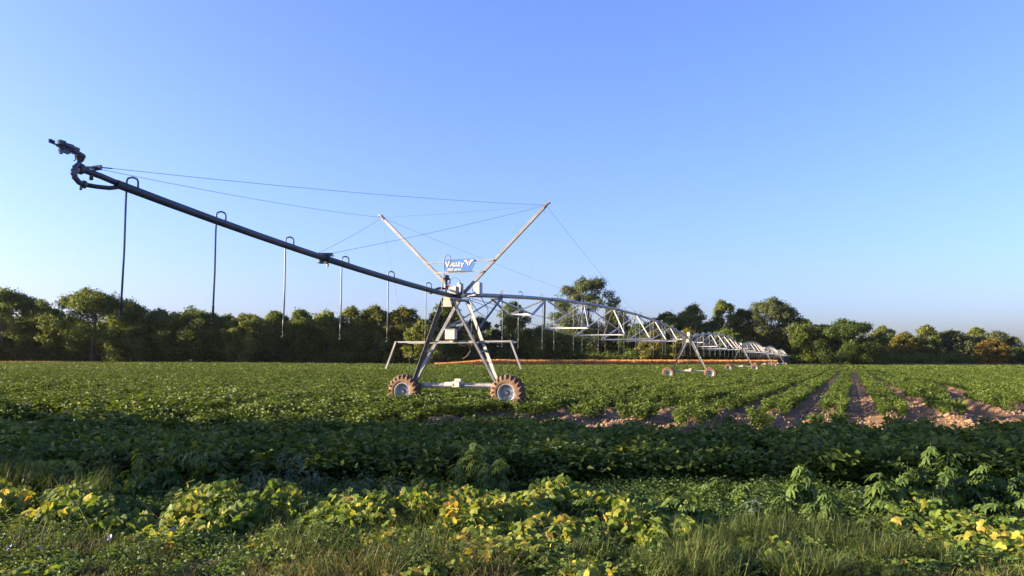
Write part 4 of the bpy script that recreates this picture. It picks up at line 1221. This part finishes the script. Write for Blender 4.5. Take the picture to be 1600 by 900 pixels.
# grasses
def grass(name, regions, n, hr, wid, mat, label, seed, bend=.35):
    rng = np.random.default_rng(seed); XS, YS, HS = [], [], []
    for (p0, p1, d0, d1, f, hs) in regions:
        k = int(n * f)
        Y = rng.uniform(d0, d1, k); px = rng.uniform(p0, p1, k); X = (px - 800) / PX * Y
        m = .65 * vnoise(X * 1.6, Y * 1.6, seed) + .35 * vnoise(X * 5, Y * 5, seed + 7) + .16 * rng.random(k)
        ok = m > .50
        XS.append(X[ok]); YS.append(Y[ok]); HS.append(rng.uniform(*hr, ok.sum()) * hs * (.6 + .6 * vnoise(X[ok] * 1.5, Y[ok] * 1.5, seed + 1)))
    X = np.concatenate(XS); Y = np.concatenate(YS); H = np.concatenate(HS); n = len(X)
    a = 6.283 * vnoise(X * 9, Y * 9, seed + 3) * 1.3 + rng.normal(0, .7, n); b = rng.uniform(.1, 1, n) * bend * H * 2
    dx, dy = np.cos(a), np.sin(a); w = wid * rng.uniform(.6, 1.3, n)
    sx, sy = -dy * w, dx * w
    rows = []
    for t, ww in ((0, 1), (.45, .85), (.8, .55), (1, .08)):
        cx = X + dx * b * t ** 2; cy = Y + dy * b * t ** 2; cz = H * (t - .28 * (b / H) * t ** 3) - .01
        rows.append(np.stack([cx - sx * ww, cy - sy * ww, cz], -1)); rows.append(np.stack([cx + sx * ww, cy + sy * ww, cz], -1))
    P = np.stack(rows, 1).reshape(-1, 3)
    F0 = np.array([(0, 1, 3, 2), (2, 3, 5, 4), (4, 5, 7, 6)])
    F = (F0[None] + 8 * np.arange(n)[:, None, None]).reshape(-1, 4)
    tag(link(name, np_mesh(name, P, F, True), None, mat), label, "grass", None, "stuff")
M['grass_g'] = leafmat("green_grass", [(0, (.034, .060, .014)), (.6, (.062, .094, .024)), (1, (.13, .145, .05))], .35, 'island', .35)
M['grass_d'] = leafmat("dry_grass", [(0, (.055, .080, .020)), (.55, (.11, .115, .038)), (1, (.27, .215, .10))], .35, 'island', .3, (1.1, 1, .7))
grass("dry_grass", [(-60, 420, 6.0, 7.5, .5, .68), (400, 800, 6.0, 7.7, .4, 1.05), (1380, 1650, 6.0, 7.2, .1, .9)], 26000, (.10, .27), .0030, M['grass_d'], "dry straw coloured grass along the bottom left", 61, .6)
grass("green_grass", [(880, 1420, 6.0, 7.9, .5, 1.05), (-60, 420, 6.3, 8.8, .15, .68), (420, 700, 6.3, 8.8, .15, 1.0), (1250, 1650, 6.0, 7.4, .2, .9)], 36000, (.14, .36), .0034, M['grass_g'], "green grass along the bottom right and between the vines", 62, .55)
grass("bank_grass", [(-90, 190, 9.0, 12.2, 1, 1.15)], 6000, (.3, .5), .005, M['grass_g'], "tall soft grass on the shaded bank at left", 63, .3)
def ground_cover():
    rng = np.random.default_rng(71); n = 5600
    Y = rng.uniform(6.2, 11.2, n); X = rng.uniform(-1, 1, n) * (Y * .70 + .8)
    m = vnoise(X * 1.1, Y * 1.1, 72); k = (m > .25) & ((Y > 8.8) | (rng.random(n) < .30)); X, Y = X[k], Y[k]; n = len(X)
    s = rng.uniform(.28, .62, n)
    protos("cover_plant", [crop_plant(400 + i, .34, .25, 60, .085) for i in range(4)], M['weed'])
    scatter("ground_cover", PROTO["cover_plant"], np.stack([X, Y, np.zeros(n)], -1), np.stack([rng.normal(0, .15, n), rng.normal(0, .15, n), rng.uniform(0, 6.3, n)], -1), np.stack([s, s, s], -1),
            "low mixed weeds covering the ground of the near strip", "ground cover", 4, 5)
ground_cover()

def vine_tangle():
    """leaves of trailing vines filling the strip between the heaps: far too many to count"""
    rng = np.random.default_rng(81); n = 21000
    Y = rng.uniform(6.1, 9.6, n); X = rng.uniform(-1, 1, n) * (Y * .70 + .6)
    px = 800 + X / Y * PX
    m = .6 * vnoise(X * 1.3, Y * 1.3, 82) + .4 * vnoise(X * 3.4, Y * 3.4, 83)
    dens = np.interp(px, [0, 180, 380, 560, 640, 930, 1060, 1180, 1350, 1480, 1600], [.55, .55, .58, .50, .64, .66, .46, .36, .48, .58, .60])
    k = m < dens; X, Y, px, m = X[k], Y[k], px[k], m[k]; n = len(X)
    top = (.12 + .30 * vnoise(X * 1.9, Y * 1.9, 84)) * (.62 + .38 * sstep(6.8, 7.8, Y)) * (1 - .45 * sstep(420, 330, px) * sstep(7.9, 7.5, Y)) * np.clip((dens[k] - m) / .14, .35, 1)
    Z = top * rng.uniform(.25, 1, n) ** .6
    rot = np.stack([rng.uniform(-1.2, -.1, n), rng.normal(0, .4, n), rng.normal(math.pi, 1.1, n)], -1)
    sc = rng.uniform(.055, .11, n)[:, None] * np.ones((1, 3))
    ye = np.interp(px, [0, 100, 200, 520, 600, 940, 1000, 1360, 1420, 1600], [.45, .25, .12, .12, .5, .42, .12, .1, .4, .3]) * (1.25 - .9 * sstep(7.2, 8.6, Y))
    isy = rng.random(n) < .8 * ye * (.35 + 1.0 * (Z / .4))
    for nm, sel, src, lab in (("vine_tangle", ~isy, 'vine', "green trailing vine leaves filling the near strip"), ("yellow_vine_tangle", isy, 'viney', "yellowing trailing vine leaves scattered through the near strip")):
        c = bpy.data.collections.new(nm)
        for i, me in enumerate(LEAVES[src]): c.objects.link(bpy.data.objects.new("%s_%02d" % (nm, i), me))
        scatter(nm, c, np.stack([X, Y, Z], -1)[sel], rot[sel], sc[sel], lab, "vine leaves", len(LEAVES[src]), 9)
vine_tangle()

# ------------------------------------------------------------------ evening air: far trees pale a little
def air():
    m = bpy.data.materials.new("haze_air"); m.use_nodes = True
    nt = m.node_tree
    for n_ in list(nt.nodes):
        if n_.type != 'OUTPUT_MATERIAL': nt.nodes.remove(n_)
    v = nt.nodes.new("ShaderNodeVolumePrincipled")
    v.inputs["Color"].default_value = (.82, .88, 1.0, 1); v.inputs["Density"].default_value = .00002; v.inputs["Anisotropy"].default_value = .2
    nt.links.new(v.outputs[0], [n_ for n_ in nt.nodes if n_.type == 'OUTPUT_MATERIAL'][0].inputs["Volume"])
    mb = MB(); mb.box((0, 1500, 18), (9000, 9000, 42))
    tag(mb.build("haze", m), "thin evening haze in the air", "haze", None, "stuff")
air()
